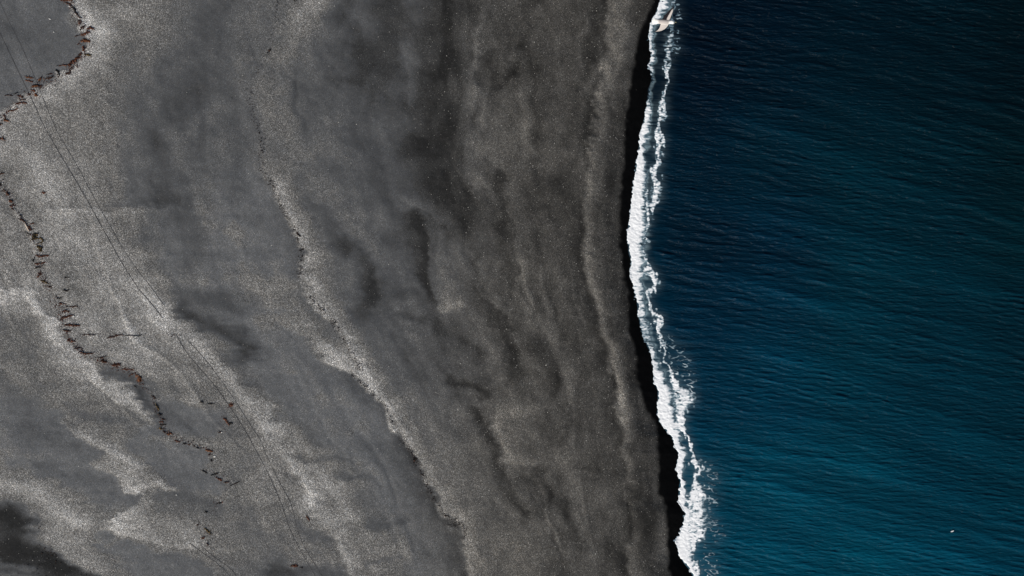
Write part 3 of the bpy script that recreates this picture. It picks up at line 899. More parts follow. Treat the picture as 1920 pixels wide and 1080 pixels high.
def wheel_rut(pts, w, seed):
    rg = np.random.default_rng(seed)
    P = resample(smooth_line(pts), 2.0)
    d = np.gradient(P, axis=0); d /= np.hypot(*d.T)[:, None]
    nrm = np.stack([-d[:, 1], d[:, 0]], 1)
    m_ = len(P)
    wv = w * (0.75 + 0.5 * np.interp(np.arange(m_), np.arange(0, m_ + 8, 8), rg.random(m_ // 8 + 2)[:len(np.arange(0, m_ + 8, 8))]))
    offs = [-1.0, -0.62, -0.3, 0.3, 0.62, 1.0]; zs = [-0.012, 0.010, 0.006, 0.006, 0.010, -0.012]
    R = []
    for q, zq in zip(offs, zs):
        c = P + nrm * (q * wv / 2)[:, None]
        R.append(w3(c[:, 0], c[:, 1], zq + 0.006 * rg.random(m_)))
    Vv = np.stack(R, 1).reshape(-1, 3)
    k6 = len(offs)
    idx = np.arange(m_ - 1)[:, None] * k6 + np.arange(k6 - 1)[None]
    idx = idx.ravel()
    o_ = link_mesh('wheel_track', Vv, np.stack([idx, idx + 1, idx + k6 + 1, idx + k6], 1), M_RUT)
    tag(o_, kind='structure')


wheel_rut([(-30, -2), (0, 62), (30, 125), (57, 180), (80, 232), (100, 268), (140, 335), (165, 378), (200, 442), (228, 492), (258, 540), (285, 570), (305, 596)], 1.9, 1)
wheel_rut([(330, 626), (345, 655), (372, 688), (402, 722), (424, 752), (446, 785), (466, 818), (480, 845), (507, 895), (532, 955), (542, 990), (555, 1017), (572, 1048), (588, 1075), (606, 1110)], 1.7, 2)
wheel_rut([(-10, -20), (12, 32), (40, 85), (65, 145), (76, 172), (92, 212), (108, 250), (130, 285), (150, 320), (165, 350), (190, 395), (210, 430), (235, 474), (262, 512), (284, 540), (310, 575)], 1.2, 3)
wheel_rut([(350, 636), (384, 672), (412, 710), (442, 752), (468, 795), (487, 822), (502, 860), (524, 905), (545, 940), (552, 970), (562, 1010), (580, 1042), (602, 1077), (620, 1110)], 1.2, 4)
wheel_rut([(355, 1018), (385, 1040), (410, 1058), (434, 1082), (450, 1110)], 1.4, 5)
wheel_rut([(376, 1022), (400, 1044), (428, 1062), (446, 1082), (462, 1110)], 1.4, 6)

# ------------------------------------------------------------------ seaweed
def mound(P, w, rg, z0=0.05):
    """ragged low heap of matted weed along a line (photo px), returns verts, faces"""
    P = resample(P, 1.0) if len(P) > 1 else np.array([(P[0][0] - w * .5, P[0][1]), P[0], (P[0][0] + w * .5, P[0][1])], float)
    m_ = len(P)
    d = np.gradient(P, axis=0); d /= (np.hypot(*d.T)[:, None] + 1e-9)
    nrm = np.stack([-d[:, 1], d[:, 0]], 1)
    end = np.sin(np.pi * (np.arange(m_) + 0.6) / (m_ + 0.2)) ** 0.45
    ww = w * end * (0.6 + 0.75 * rg.random(m_))
    sh = (rg.random(m_) - 0.5) * w * 0.5
    offs = [-.5, -.28, 0.0, .28, .5]; hs = [-0.02, 0.6, 1.0, 0.6, -0.02]
    R = []
    for q, hq in zip(offs, hs):
        c = P + nrm * (q * ww * (0.7 + 0.6 * rg.random(m_)) + sh)[:, None]
        R.append(w3(c[:, 0], c[:, 1], 0.0) + np.stack([0 * sh, 0 * sh, hq * z0 * (0.5 + rg.random(m_))], -1))
    V_ = np.stack(R, 1).reshape(-1, 3)
    F_ = []
    for a_ in range(m_ - 1):
        if m_ > 6 and rg.random() < 0.10:
            continue
        for q in range(4):
            F_.append((a_ * 5 + q, a_ * 5 + q + 1, a_ * 5 + q + 6, a_ * 5 + q + 5))
    return V_, F_


def blade(x, y, L, wd, th, rg):
    """one curling strap-like frond; L, wd in px"""
    n_ = 7
    V_, F_ = [], []
    cur = rg.uniform(-0.35, 0.35)
    for k_ in range(n_):
        s = k_ / (n_ - 1)
        wl_ = wd * (0.35 + 0.75 * math.sin(math.pi * min(0.95, s + 0.12)))
        lift = 0.03 + 0.07 * math.sin(math.pi * s) * rg.uniform(0.6, 1.2)
        for sd in (-1, 1):
            qx = x - math.sin(th) * wl_ * .5 * sd; qy = y + math.cos(th) * wl_ * .5 * sd
            p = w3(qx, qy, lift + 0.012 * sd * rg.uniform(-1, 1))
            V_.append(p)
        if k_ < n_ - 1:
            F_.append((2 * k_, 2 * k_ + 1, 2 * k_ + 3, 2 * k_ + 2))
        x += math.cos(th) * L / (n_ - 1); y += math.sin(th) * L / (n_ - 1)
        th += cur + rg.uniform(-0.3, 0.3)
    return V_, F_


def seaweed(pts, w, ck, label, cat='seaweed', group='clumps of seaweed washed up on the sand', name='seaweed_clump'):
    rg = np.random.default_rng(abs(hash((round(pts[0][0] * 7), round(pts[0][1] * 13)))) % (2 ** 31))
    P = np.array(pts, float)
    L = 0 if len(P) < 2 else float(np.sum(np.hypot(*np.diff(P, axis=0).T)))
    c = P.mean(0)
    loc = w3(c[0], c[1])
    big = L + w > 11
    Vm, Fm = mound([tuple(p) for p in P], w, rg, 0.05 + 0.012 * w)
    nb = int(2 + (L + w) * 0.22 * (0.7 + w / 8))
    main = math.atan2(P[-1][1] - P[0][1], P[-1][0] - P[0][0]) if L > 0 else 0
    Q = resample(P, 1.0) if L > 1 else P
    blades = []
    for b_ in range(nb):
        q = Q[rg.integers(len(Q))]
        th = (main if rg.random() < 0.5 else 0.0) + rg.normal(0, 0.5) + (math.pi if rg.random() < 0.5 else 0)
        blades.append(blade(q[0] + rg.normal(0, w * .25), q[1] + rg.normal(0, w * .25), rg.uniform(2.5, 5.5 + 0.25 * w), rg.uniform(0.5, 1.1), th, rg))
    mat = WEED[ck]
    if not big:
        V_ = [v - loc for v in Vm]; F_ = list(Fm)
        for bv, bf in blades:
            k0 = len(V_); V_ += [v - loc for v in bv]; F_ += [tuple(i_ + k0 for i_ in f_) for f_ in bf]
        o_ = link_mesh(name, V_, F_, mat, smooth=False)
        o_.location = loc
    else:
        o_ = bpy.data.objects.new(name, None); COL.objects.link(o_); o_.location = loc
        o_.empty_display_size = 0.2
        link_mesh('matted_weed', [v - loc for v in Vm], list(Fm), mat, o_, smooth=False)
        for bv, bf in blades:
            alt = mat if rg.random() < 0.7 else WEED[rg.choice(['b', 'r', 'k'])]
            link_mesh('frond', [v - loc for v in bv], list(bf), alt, o_, smooth=False)
    tag(o_, label, cat, group)
    return o_


exec_list = [
    # the arc of weed round the fine sand lobe, upper left, from the top edge down
    ([(112, 1), (124, 0), (136, 1)], 4, 'r', 'dark red weed mat cut by the top edge, first of the upper left arc'),
    ([(122, 5), (130, 7), (137, 13)], 2.2, 'b', 'thin brown strand just under the weed mat at the top edge'),
    ([(134, 14), (139, 16), (141, 21)], 4, 'k', 'nearly black clump beside the small white chip near the top edge'),
    ([(141, 22), (146, 30), (153, 35)], 3, 'b', 'slanting dark brown strand running down right below the white chip'),
    ([(146, 39), (152, 40)], 3.2, 'b', 'short brown clump below the slanting strand in the upper left arc'),
    ([(148, 43), (150, 46)], 3, 'r', 'tiny reddish clump hanging on the outside bend of the arc'),
    ([(150, 57), (152, 51), (158, 50)], 3, 'b', 'brown hooked strand on the inner side of the arc bend'),
    ([(163, 54), (170, 52), (176, 54)], 5, 'r', 'dark red clump reaching farthest right in the upper left arc'),
    ([(152, 67), (158, 64), (168, 60)], 4.5, 'r', 'slanting rusty clump under the one reaching farthest right'),
    ([(140, 68), (146, 67)], 1.5, 'b', 'thin brown wisp with pale specks inside the arc bend'),
    ([(152, 79), (158, 75), (164, 77), (169, 79)], 5.5, 'o', 'big orange brown arched clump in the middle of the arc bend'),
    ([(145, 83), (149, 82)], 2, 'r', 'small rusty wisp left of the big arched clump'),
    ([(154, 86), (157, 90), (156, 96)], 5, 'r', 'upright dark red clump between the arched clump and the golden one'),
    ([(147, 104), (153, 101)], 5, 'b', 'thick brown root of the long red bank of weed'),
    ([(158, 102), (164, 103), (171, 104)], 4.5, 'g', 'golden brown clump sticking out right at the lower arc bend'),
    ([(128, 124), (136, 117), (142, 112), (148, 107)], 6.5, 'r', 'long thick rust red bank of weed slanting down left'),
    ([(110, 124), (118, 122), (128, 122)], 2.6, 'o', 'low orange strand lying left of the thick rust red bank'),
    ([(122, 138), (130, 137), (134, 126)], 3.6, 'b', 'brown hook shaped clump at the lower end of the rust bank'),
    ([(104, 131), (110, 136), (111, 143)], 3, 'k', 'black forked clump alone between the rust bank and the tyre tracks'),
    ([(85, 148), (91, 147), (99, 144)], 3, 'b', 'brown strand with white speck pointing up right near the tyre tracks'),
    ([(88, 140), (97, 138)], 1.8, 'b', 'thin brown wisp above the strand with the white speck'),
    ([(48, 145), (55, 145), (61, 147)], 3, 'o', 'orange dripping clump just left of the right hand tyre track'),
    ([(47, 150), (55, 152), (62, 154)], 2.4, 'r', 'rusty tangle under the orange dripping clump'),
    ([(73, 153), (75, 148), (78, 145)], 4.5, 'o', 'upright orange clump lying on the right hand tyre track'),
    ([(60, 163), (67, 161), (72, 161)], 5, 'o', 'orange clump between the two tyre tracks'),
    ([(72, 162), (79, 161)], 5, 'b', 'dark brown clump touching the right of the orange clump between tracks'),
    ([(57, 168), (62, 169), (66, 172)], 4, 'r', 'rusty clump below the orange clump between the tyre tracks'),
    ([(64, 176), (68, 178), (71, 180)], 5, 'o', 'lowest orange clump between the two tyre tracks'),
    ([(50, 179), (58, 176)], 2.2, 'b', 'small brown strand crossing the left hand tyre track'),
    ([(9, 179), (16, 178), (24, 180)], 1.4, 'b', 'hair thin brown strand lying level left of the tyre tracks'),
    ([(27, 176), (33, 174)], 2.2, 'k', 'little black clump above the level strands left of the tracks'),
    ([(32, 179), (37, 180), (43, 182)], 2.8, 'r', 'rusty clump just left of the left hand tyre track'),
    ([(36, 187), (42, 187), (48, 187)], 2, 'b', 'level brown strand close above the comet shaped clump'),
    ([(29, 195), (38, 193), (45, 193), (51, 195)], 3.8, 'r', 'comet shaped weed with dark head on the right, left of the tracks'),
    ([(11, 211), (18, 208), (26, 207), (34, 203)], 2.6, 'r', 'thin rusty strand curving up right below the comet shaped clump'),
    ([(4, 216), (11, 219)], 2.4, 'r', 'small rusty strand near the left edge below the curved strand'),
    ([(6, 226), (11, 225), (15, 228)], 4, 'o', 'orange clump with a bright speck near the left edge'),
    ([(-2, 233), (4, 233)], 3, 'b', 'brown scrap cut by the left edge under the orange clump'),
    ([(-3, 260), (4, 260), (8, 263)], 4.5, 'r', 'dark rusty clump on the left edge, last before the bare gap'),
    # second line, left
    ([(-2, 328), (3, 325), (8, 325)], 2.4, 'b', 'brown strand at the left edge, first below the bare gap'),
    ([(-2, 348), (3, 344)], 4, 'k', 'dark clump with a white chip on the left edge'),
    ([(8, 356), (13, 361), (18, 366)], 5, 'b', 'dark brown clump slanting down right near the left edge'),
    ([(17, 375), (21, 378), (24, 377)], 5, 'r', 'round reddish brown clump above the driftwood stick'),
    ([(18, 386), (22, 387), (26, 383)], 3, 'r', 'ragged rusty clump under the round one above the driftwood'),
    ([(22, 392), (25, 392)], 3, 'b', 'small brown knot halfway between round clump and driftwood'),
    ([(78, 362), (85, 362)], 3, 'r', 'lone dark red scrap on coarse gravel right of the weed line'),
    ([(36, 403), (39, 405)], 2.6, 'k', 'little black scrap just above the driftwood stick'),
    ([(36, 411), (42, 413), (47, 417)], 2.8, 'b', 'brown strand leading down to the driftwood stick'),
    ([(54, 421), (59, 420), (64, 418)], 2.2, 'r', 'rusty spur pointing right from the top of the driftwood'),
    ([(53, 424), (56, 429), (60, 431)], 4.6, 'r', 'dark red clump against the right side of the driftwood stick'),
    ([(50, 436), (54, 438)], 2.2, 'k', 'black scrap just under the foot of the driftwood stick'),
    ([(60, 445), (65, 442), (70, 438)], 8, 'g', 'broad olive gold heap below the driftwood stick'),
    ([(60, 450), (68, 447), (76, 447), (80, 451), (77, 456), (70, 457)], 3, 'g', 'olive brown loop of weed below the broad gold heap'),
    ([(68, 461), (74, 464), (78, 466), (74, 471)], 6, 'g', 'olive gold heap under the loop of weed'),
    ([(66, 478), (74, 481), (83, 480), (93, 479)], 3.2, 'r', 'dark red clump with a long level tail to the right'),
    ([(62, 487), (63, 491)], 2, 'k', 'tiny black scrap left between the two tailed clumps'),
    ([(65, 495), (75, 494), (85, 492)], 3, 'r', 'red strand ending in a dark knot, under the long tailed clump'),
    ([(66, 503), (72, 501)], 2.8, 'k', 'short black clump below the strand with the dark knot'),
    ([(70, 512), (78, 514), (70, 519)], 2, 'r', 'zigzag reddish strand in the middle of the left weed line'),
    ([(75, 526), (83, 528), (89, 532)], 4, 'g', 'olive brown clump below the zigzag strand'),
    ([(91, 538), (98, 537)], 3.2, 'b', 'brown wedge below the olive brown clump on the left line'),
    ([(119, 544), (125, 545), (130, 544)], 2.6, 'k', 'lone black lens shaped clump right of the left weed line'),
    ([(121, 521), (129, 520)], 1.4, 'k', 'hair thin black strand above the lone lens shaped clump'),
    ([(106, 559), (114, 559)], 2, 'k', 'short black level strand at the top of the narrow smooth hollow'),
    ([(110, 568), (116, 569), (120, 570)], 4, 'r', 'rusty clump under the short black strand'),
    ([(122, 575), (134, 575), (148, 575)], 2, 'b', 'level brown strand pointing right from the left weed line'),
    ([(117, 585), (124, 582), (129, 585)], 4, 'r', 'rusty heap just above the curved strand with the white tip'),
    ([(112, 602), (117, 596), (126, 594), (136, 591)], 4, 'r', 'curved rusty strand ending at a white chip'),
    ([(120, 610), (128, 609), (138, 611), (150, 610)], 4.4, 'r', 'thick rust clump with a dark tail below the white tipped strand'),
    ([(118, 619), (126, 621), (134, 620)], 3.4, 'b', 'brown tangle under the rust clump with the dark tail'),
    ([(150, 628), (164, 628), (180, 628)], 0.8, 'b', 'hair thin level strand left of the long spindle shaped weed'),
    ([(200, 634), (212, 632), (222, 628), (232, 629)], 2.6, 'b', 'long spindle shaped brown weed lying out on coarse gravel'),
    ([(234, 629), (250, 630), (266, 629)], 0.8, 'k', 'thin black tail to the right of the spindle shaped weed'),
    ([(126, 637), (132, 639), (138, 641)], 4.2, 'r', 'reddish clump on the bright gravel bank'),
    ([(138, 653), (144, 654), (151, 652)], 1.8, 'b', 'thin brown strand on the edge of the bright gravel bank'),
    ([(148, 659), (157, 663), (166, 663), (174, 662)], 3, 'r', 'long rusty strand lying along the bright gravel bank'),
    ([(184, 672), (192, 670), (198, 668)], 2, 'b', 'thin brown strand rising right above the ragged knot'),
    ([(190, 675), (196, 678), (201, 681)], 6, 'b', 'ragged brown knot at the top of the smooth dark wedge'),
    ([(210, 685), (218, 685), (226, 683)], 4.4, 'r', 'rusty curled clump above the smooth dark wedge'),
    ([(228, 692), (240, 693), (253, 692)], 2.4, 'r', 'thin red strand leading right to the big orange red heap'),
    ([(243, 704), (251, 700)], 2, 'b', 'little brown spur left of the big orange red heap'),
    ([(256, 702), (261, 708), (263, 716)], 8, 'o', 'big orange red heap at the right of the smooth dark wedge'),
    ([(251, 724), (255, 725)], 2, 'k', 'black scrap alone below the big orange red heap'),
    # third line
    ([(285, 742), (293, 748)], 2.4, 'b', 'brown scrap starting the beaded weed line'),
    ([(292, 758), (295, 763), (298, 769)], 3, 'g', 'olive upright clump near the top of the beaded weed line'),
    ([(298, 774), (302, 779)], 4, 'k', 'dark knot under the olive clump in the beaded line'),
    ([(302, 786), (309, 786)], 2, 'b', 'short brown level strand under the dark knot'),
    ([(298, 791), (306, 791)], 2.2, 'r', 'short rusty level strand, second of three under the knot'),
    ([(299, 796), (306, 796), (312, 796)], 1.6, 'k', 'black level strand, lowest of three under the knot'),
    ([(298, 803), (303, 805)], 3, 'g', 'olive tuft just above the anvil shaped clump'),
    ([(305, 809), (310, 811)], 2.8, 'b', 'brown scrap touching the upper left of the anvil shaped clump'),
    ([(312, 813), (317, 814), (323, 813)], 4.4, 'o', 'anvil shaped orange clump where the beaded line turns right'),
    ([(328, 826), (332, 827), (338, 829)], 2.6, 'r', 'rusty bead of weed right below the anvil shaped clump'),
    ([(343, 831), (348, 833)], 2.2, 'k', 'black bead of weed, second after the anvil shaped clump'),
    ([(352, 834), (357, 832)], 2.2, 'b', 'brown bead of weed, third after the anvil shaped clump'),
    ([(363, 836), (368, 838), (373, 841)], 2.2, 'k', 'black strand beside a white speck, fourth after the anvil clump'),
    ([(385, 843), (391, 845), (399, 847)], 3.6, 'o', 'orange brown clump at the right tip of the smooth grey flat'),
    ([(390, 853), (395, 853)], 1.8, 'b', 'thin scrap under the clump at the tip of the flat'),
    ([(395, 862), (397, 865)], 3.2, 'k', 'round black lump below the bright white chip'),
    ([(379, 882), (384, 885), (389, 888)], 2.2, 'k', 'thin black strand starting the lower slanting row'),
    ([(395, 892), (399, 890), (409, 887)], 3, 'k', 'dark forked clump in the lower slanting row'),
    ([(404, 895), (410, 897), (416, 902)], 3, 'r', 'rusty clump after the forked one in the lower slanting row'),
    ([(421, 904), (429, 904)], 2.2, 'b', 'brown scrap ending the lower slanting row'),
    ([(432, 911), (440, 907), (450, 902)], 1.5, 'k', 'thin black strand rising right from the lower slanting row'),
    # right of it, beside the tracks
    ([(376, 753), (381, 755)], 2, 'k', 'tiny black scrap left of the level strand near the tracks'),
    ([(388, 757), (394, 757), (401, 757)], 1.9, 'k', 'level black strand on smooth sand left of the tyre tracks'),
    ([(429, 758), (433, 760), (437, 760)], 6, 'r', 'dark red heap lying on the tyre track'),
    ([(418, 784), (423, 787), (426, 793), (431, 798)], 3.8, 'r', 'rusty slanting clump left of the tyre track'),
    ([(430, 793), (436, 794)], 3, 'k', 'black clump against the right of the rusty slanting clump'),
    ([(410, 811), (414, 810)], 2.2, 'b', 'brown scrap with a white speck below the rusty slanting clump'),
    # bottom scatter
    ([(405, 945), (411, 943), (416, 943)], 2.2, 'k', 'black strand above the scattered clumps near the lower tracks'),
    ([(384, 959), (389, 961)], 2.2, 'k', 'black scrap left below the strand near the lower tracks'),
    ([(368, 985), (373, 983)], 2.2, 'b', 'brown scrap upper left of the speckled clump near the bottom'),
    ([(384, 990), (390, 996), (396, 1001)], 3.6, 'g', 'speckled brown clump above the short pair of tracks'),
    ([(378, 1010), (384, 1007)], 3.6, 'r', 'rusty clump just above the short pair of tracks'),
    ([(387, 1019), (391, 1022)], 2.2, 'b', 'small brown scrap at the head of the short pair of tracks'),
    ([(546, 1061), (552, 1060), (558, 1063)], 5, 'r', 'dull red heap left of the tracks at the bottom edge'),
    ([(562, 1065), (568, 1064)], 2, 'k', 'dark strand touching the right of the dull red heap'),
    ([(573, 966), (577, 971), (580, 977)], 2.6, 'r', 'faint red strand on gravel right of the lower tracks'),
    # the black line through the middle of the beach
    ([(550, 0), (556, 1)], 3.2, 'k', 'black scrap at the top edge in the middle of the beach'),
    ([(500, 100), (505, 97), (508, 91)], 2.6, 'k', 'black strand, topmost cluster of the middle beach line'),
    ([(556, 436), (559, 440), (563, 443)], 2.8, 'k', 'black slanting clump where the middle line turns steep'),
    ([(565, 469), (570, 466)], 2.8, 'k', 'black knot under the slanting clump on the middle line'),
    ([(624, 607), (630, 604)], 2.6, 'k', 'black scrap at the head of the cusp in the middle line'),
    ([(774, 862), (780, 858), (776, 868)], 3.2, 'k', 'black fork at the corner of the large dark smooth flat'),
]
for pts, w, ck, lb in exec_list:
    seaweed(pts, w, ck, lb)

# loose fragments that belong to the lines of weed and are past counting
def fragments(lines, seed):
    rg = np.random.default_rng(seed)
    V_, F_ = [], []
    for pts, n_, sp, s0, s1 in lines:
        Q = resample(pts, 1.0)
        for _ in range(n_):
            q = Q[rg.integers(len(Q))]
            cl = rg.normal(0, sp, 2)
            L_ = rg.uniform(s0, s1); th = rg.normal(0, 0.5)
            wd = L_ * rg.uniform(0.25, 0.5)
            x, y = q[0] + cl[0], q[1] + cl[1]
            ring = []
            k0 = len(V_)
            for a_ in range(6):
                an = a_ * math.pi / 3
                ux, uy = math.cos(an) * L_ / 2 * rg.uniform(.7, 1.2), math.sin(an) * wd / 2 * rg.uniform(.7, 1.2)
                ring.append((x + ux * math.cos(th) - uy * math.sin(th), y + ux * math.sin(th) + uy * math.cos(th)))
            for rx_, ry_ in ring:
                V_.append(w3(rx_, ry_, 0.002))
            V_.append(w3(x, y, 0.05 + 0.02 * L_))
            for a_ in range(6):
                F_.append((k0 + a_, k0 + (a_ + 1) % 6, k0 + 6))
    return V_, F_


V_, F_ = fragments([(EDGE_M[:4], 60, 4, 1, 2.8), (EDGE_M[3:6], 90, 4, 1, 3), (EDGE_M[5:9], 130, 3.2, 1, 3.2), (EDGE_M[8:12], 190, 3.2, .9, 3.0), (EDGE_M[12:], 210, 3.4, .9, 3.2),
                    (EDGE_B[4:8], 130, 1.9, .9, 3.0), (EDGE_B[8:13], 230, 2.2, .9, 3.1), (EDGE_B[2:4], 12, 2, .8, 2), ([(870, 985), (873, 1003), (868, 1015)], 40, 2.5, .8, 2.6), ([(835, 985), (862, 985)], 30, 2, .8, 2.2),
                    ([(556, 590), (556, 610)], 8, 3, .8, 2), ([(860, 1070), (875, 1085)], 20, 4, .8, 2.4), ([(740, 800), (765, 830), (782, 872)], 60, 2.2, .8, 2.6),
                    ([(70, 990), (84, 990)], 8, 4, 1, 3.5), ([(80, 1026), (112, 1052)], 26, 5, 1, 4), ([(130, 1064), (170, 1072)], 24, 5, 1, 3), ([(0, 1035), (80, 1075)], 30, 12, .8, 3), ([(442, 150), (470, 160)], 16, 3, .8, 2)], 9)
o = link_mesh('seaweed_fragments', V_, F_, WEED['m'], smooth=False)
tag(o, 'small black scraps of dried weed along the middle of the beach', 'seaweed scraps', kind='stuff')
V_, F_ = fragments([(KELP_A[1:], 340, 4.5, 1, 3), ([(0, 340), (20, 375), (40, 410), (60, 440), (75, 480), (75, 515), (95, 545)], 240, 4.5, 1, 3),
                    ([(100, 555), (115, 590), (120, 620), (150, 660), (200, 682), (255, 700)], 340, 4, 1, 3), ([(120, 628), (180, 628), (268, 629), (340, 628)], 60, 2, .8, 2.6),
                    ([(255, 712), (285, 742), (300, 790), (312, 812), (395, 845)], 150, 2.5, 1, 2.8), ([(378, 880), (430, 904), (420, 925), (400, 950), (385, 1000), (385, 1015)], 70, 5, .8, 2.2),
                    ([(424, 762), (418, 790), (415, 810)], 30, 5, .8, 2)], 10)
o = link_mesh('seaweed_fragments', V_, F_, WEED['r'], smooth=False)
tag(o, 'small rusty scraps of weed between the larger clumps on the left', 'seaweed scraps', kind='stuff')

# ------------------------------------------------------------------ driftwood stick and white chips
def tube(path, rads, seg=8):
    P = [Vector(p) for p in path]
    V_, F_ = [], []
    for i_, p in enumerate(P):
        t_ = (P[min(i_ + 1, len(P) - 1)] - P[max(i_ - 1, 0)]).normalized()
        s_ = t_.cross(Vector((0, 0, 1))).normalized(); u_ = s_.cross(t_)
        for k_ in range(seg):
            a_ = k_ / seg * 2 * math.pi
            V_.append(p + (s_ * math.cos(a_) + u_ * math.sin(a_)) * rads[i_])
    for i_ in range(len(P) - 1):
        for k_ in range(seg):
            F_.append((i_ * seg + k_, i_ * seg + (k_ + 1) % seg, (i_ + 1) * seg + (k_ + 1) % seg, (i_ + 1) * seg + k_))
    F_.append(tuple(range(seg))[::-1]); F_.append(tuple((len(P) - 1) * seg + k_ for k_ in range(seg)))
    return V_, F_


pts = [(46.5, 417.5), (48, 421), (50, 425), (52, 429), (54.2, 433)]
path = [w3(x, y, 0.05) for x, y in pts]
loc = path[2].copy()
V_, F_ = tube([p - loc for p in path], [0.035, 0.06, 0.075, 0.07, 0.05])
root = bpy.data.objects.new('driftwood_log', None); COL.objects.link(root); root.location = loc
link_mesh('trunk', V_, F_, M_WOOD, root)
pb = [path[2] - loc, path[2] - loc + np.array([0.12, -0.05, 0.05]), path[2] - loc + np.array([0.2, -0.12, 0.06])]
V_, F_ = tube(pb, [0.03, 0.02, 0.01], 6)
link_mesh('branch_stub', V_, F_, M_WOOD, root)
tag(root, 'pale bleached driftwood stick among the weed near the left edge', 'driftwood')


def chip(x, y, lx_, ly_, th, label):
    rg = np.random.default_rng(int(x * 31 + y))
    loc_ = w3(x, y, 0.03)
    V_, F_ = [], []
    n_ = 9
    for lev, (s_, z_) in enumerate(((0.9, -0.03), (1.0, 0.0), (0.65, 0.035), (0.25, 0.05))):
        for k_ in range(n_):
            a_ = k_ / n_ * 2 * math.pi
            q = s_ * (1 + 0.18 * math.sin(3 * a_ + x) + 0.1 * rg.uniform(-1, 1))
            ux, uy = math.cos(a_) * lx_ / 2 / PPM * q, math.sin(a_) * ly_ / 2 / PPM * q
            V_.append((ux * math.cos(th) - uy * math.sin(th), ux * math.sin(th) + uy * math.cos(th), z_ + 0.03 * (ux / (lx_ / PPM)) ** 2))
    for lev in range(3):
        for k_ in range(n_):
            F_.append((lev * n_ + k_, lev * n_ + (k_ + 1) % n_, (lev + 1) * n_ + (k_ + 1) % n_, (lev + 1) * n_ + k_))
    F_.append(tuple(3 * n_ + k_ for k_ in range(n_)))
    o_ = link_mesh('white_chip', V_, F_, M_WHITE)
    o_.location = loc_
    tag(o_, label, 'debris', 'small white chips of flotsam')


chip(131, 12, 5, 2, -0.1, 'long white chip between weed clumps near the top edge')
chip(93.5, 35.5, 4.5, 1.6, -0.3, 'lone pale sliver on the smooth lobe in the upper left')
chip(101, 60, 2.2, 1.6, 0, 'tiny white chip below the pale sliver on the smooth lobe')
chip(4.5, 343, 2.6, 3, 1.0, 'white chip on the dark clump at the left edge')
chip(138, 593.5, 4.5, 2.2, 0.4, 'white chip at the tip of the curved rusty strand')
chip(402.5, 856, 5.2, 2.6, 0.45, 'bright white chip right of the smooth grey flat')
chip(415.5, 810.5, 3, 2.4, 0.2, 'small white chip with brown scrap left of the tracks')
chip(331, 928, 3, 1.6, 0, 'white chip alone on the dark smooth sand near the bottom')
chip(368, 836, 2.4, 2.2, 0.3, 'white chip in the row of weed beads')

# ------------------------------------------------------------------ the birds
def bird_mat():
    k = NT('plumage')
    bs = k.bsdf(Roughness=0.85)
    bs.inputs['Specular IOR Level'].default_value = 0.1
    k.l(k.attr('tone').outputs['Color'], bs.inputs['Base Color'])
    return k.m


M_PLUM = bird_mat()
M_BILL = simple_mat('bill_horn', (0.45, 0.36, 0.16), (0.3, 0.26, 0.16), 60, 0.4)
M_EYE = simple_mat('eye_black', (0.01, 0.01, 0.01), None, 1, 0.2, 0.6)
M_LEG = simple_mat('pinkish_feet', (0.35, 0.25, 0.22), None, 1, 0.6)


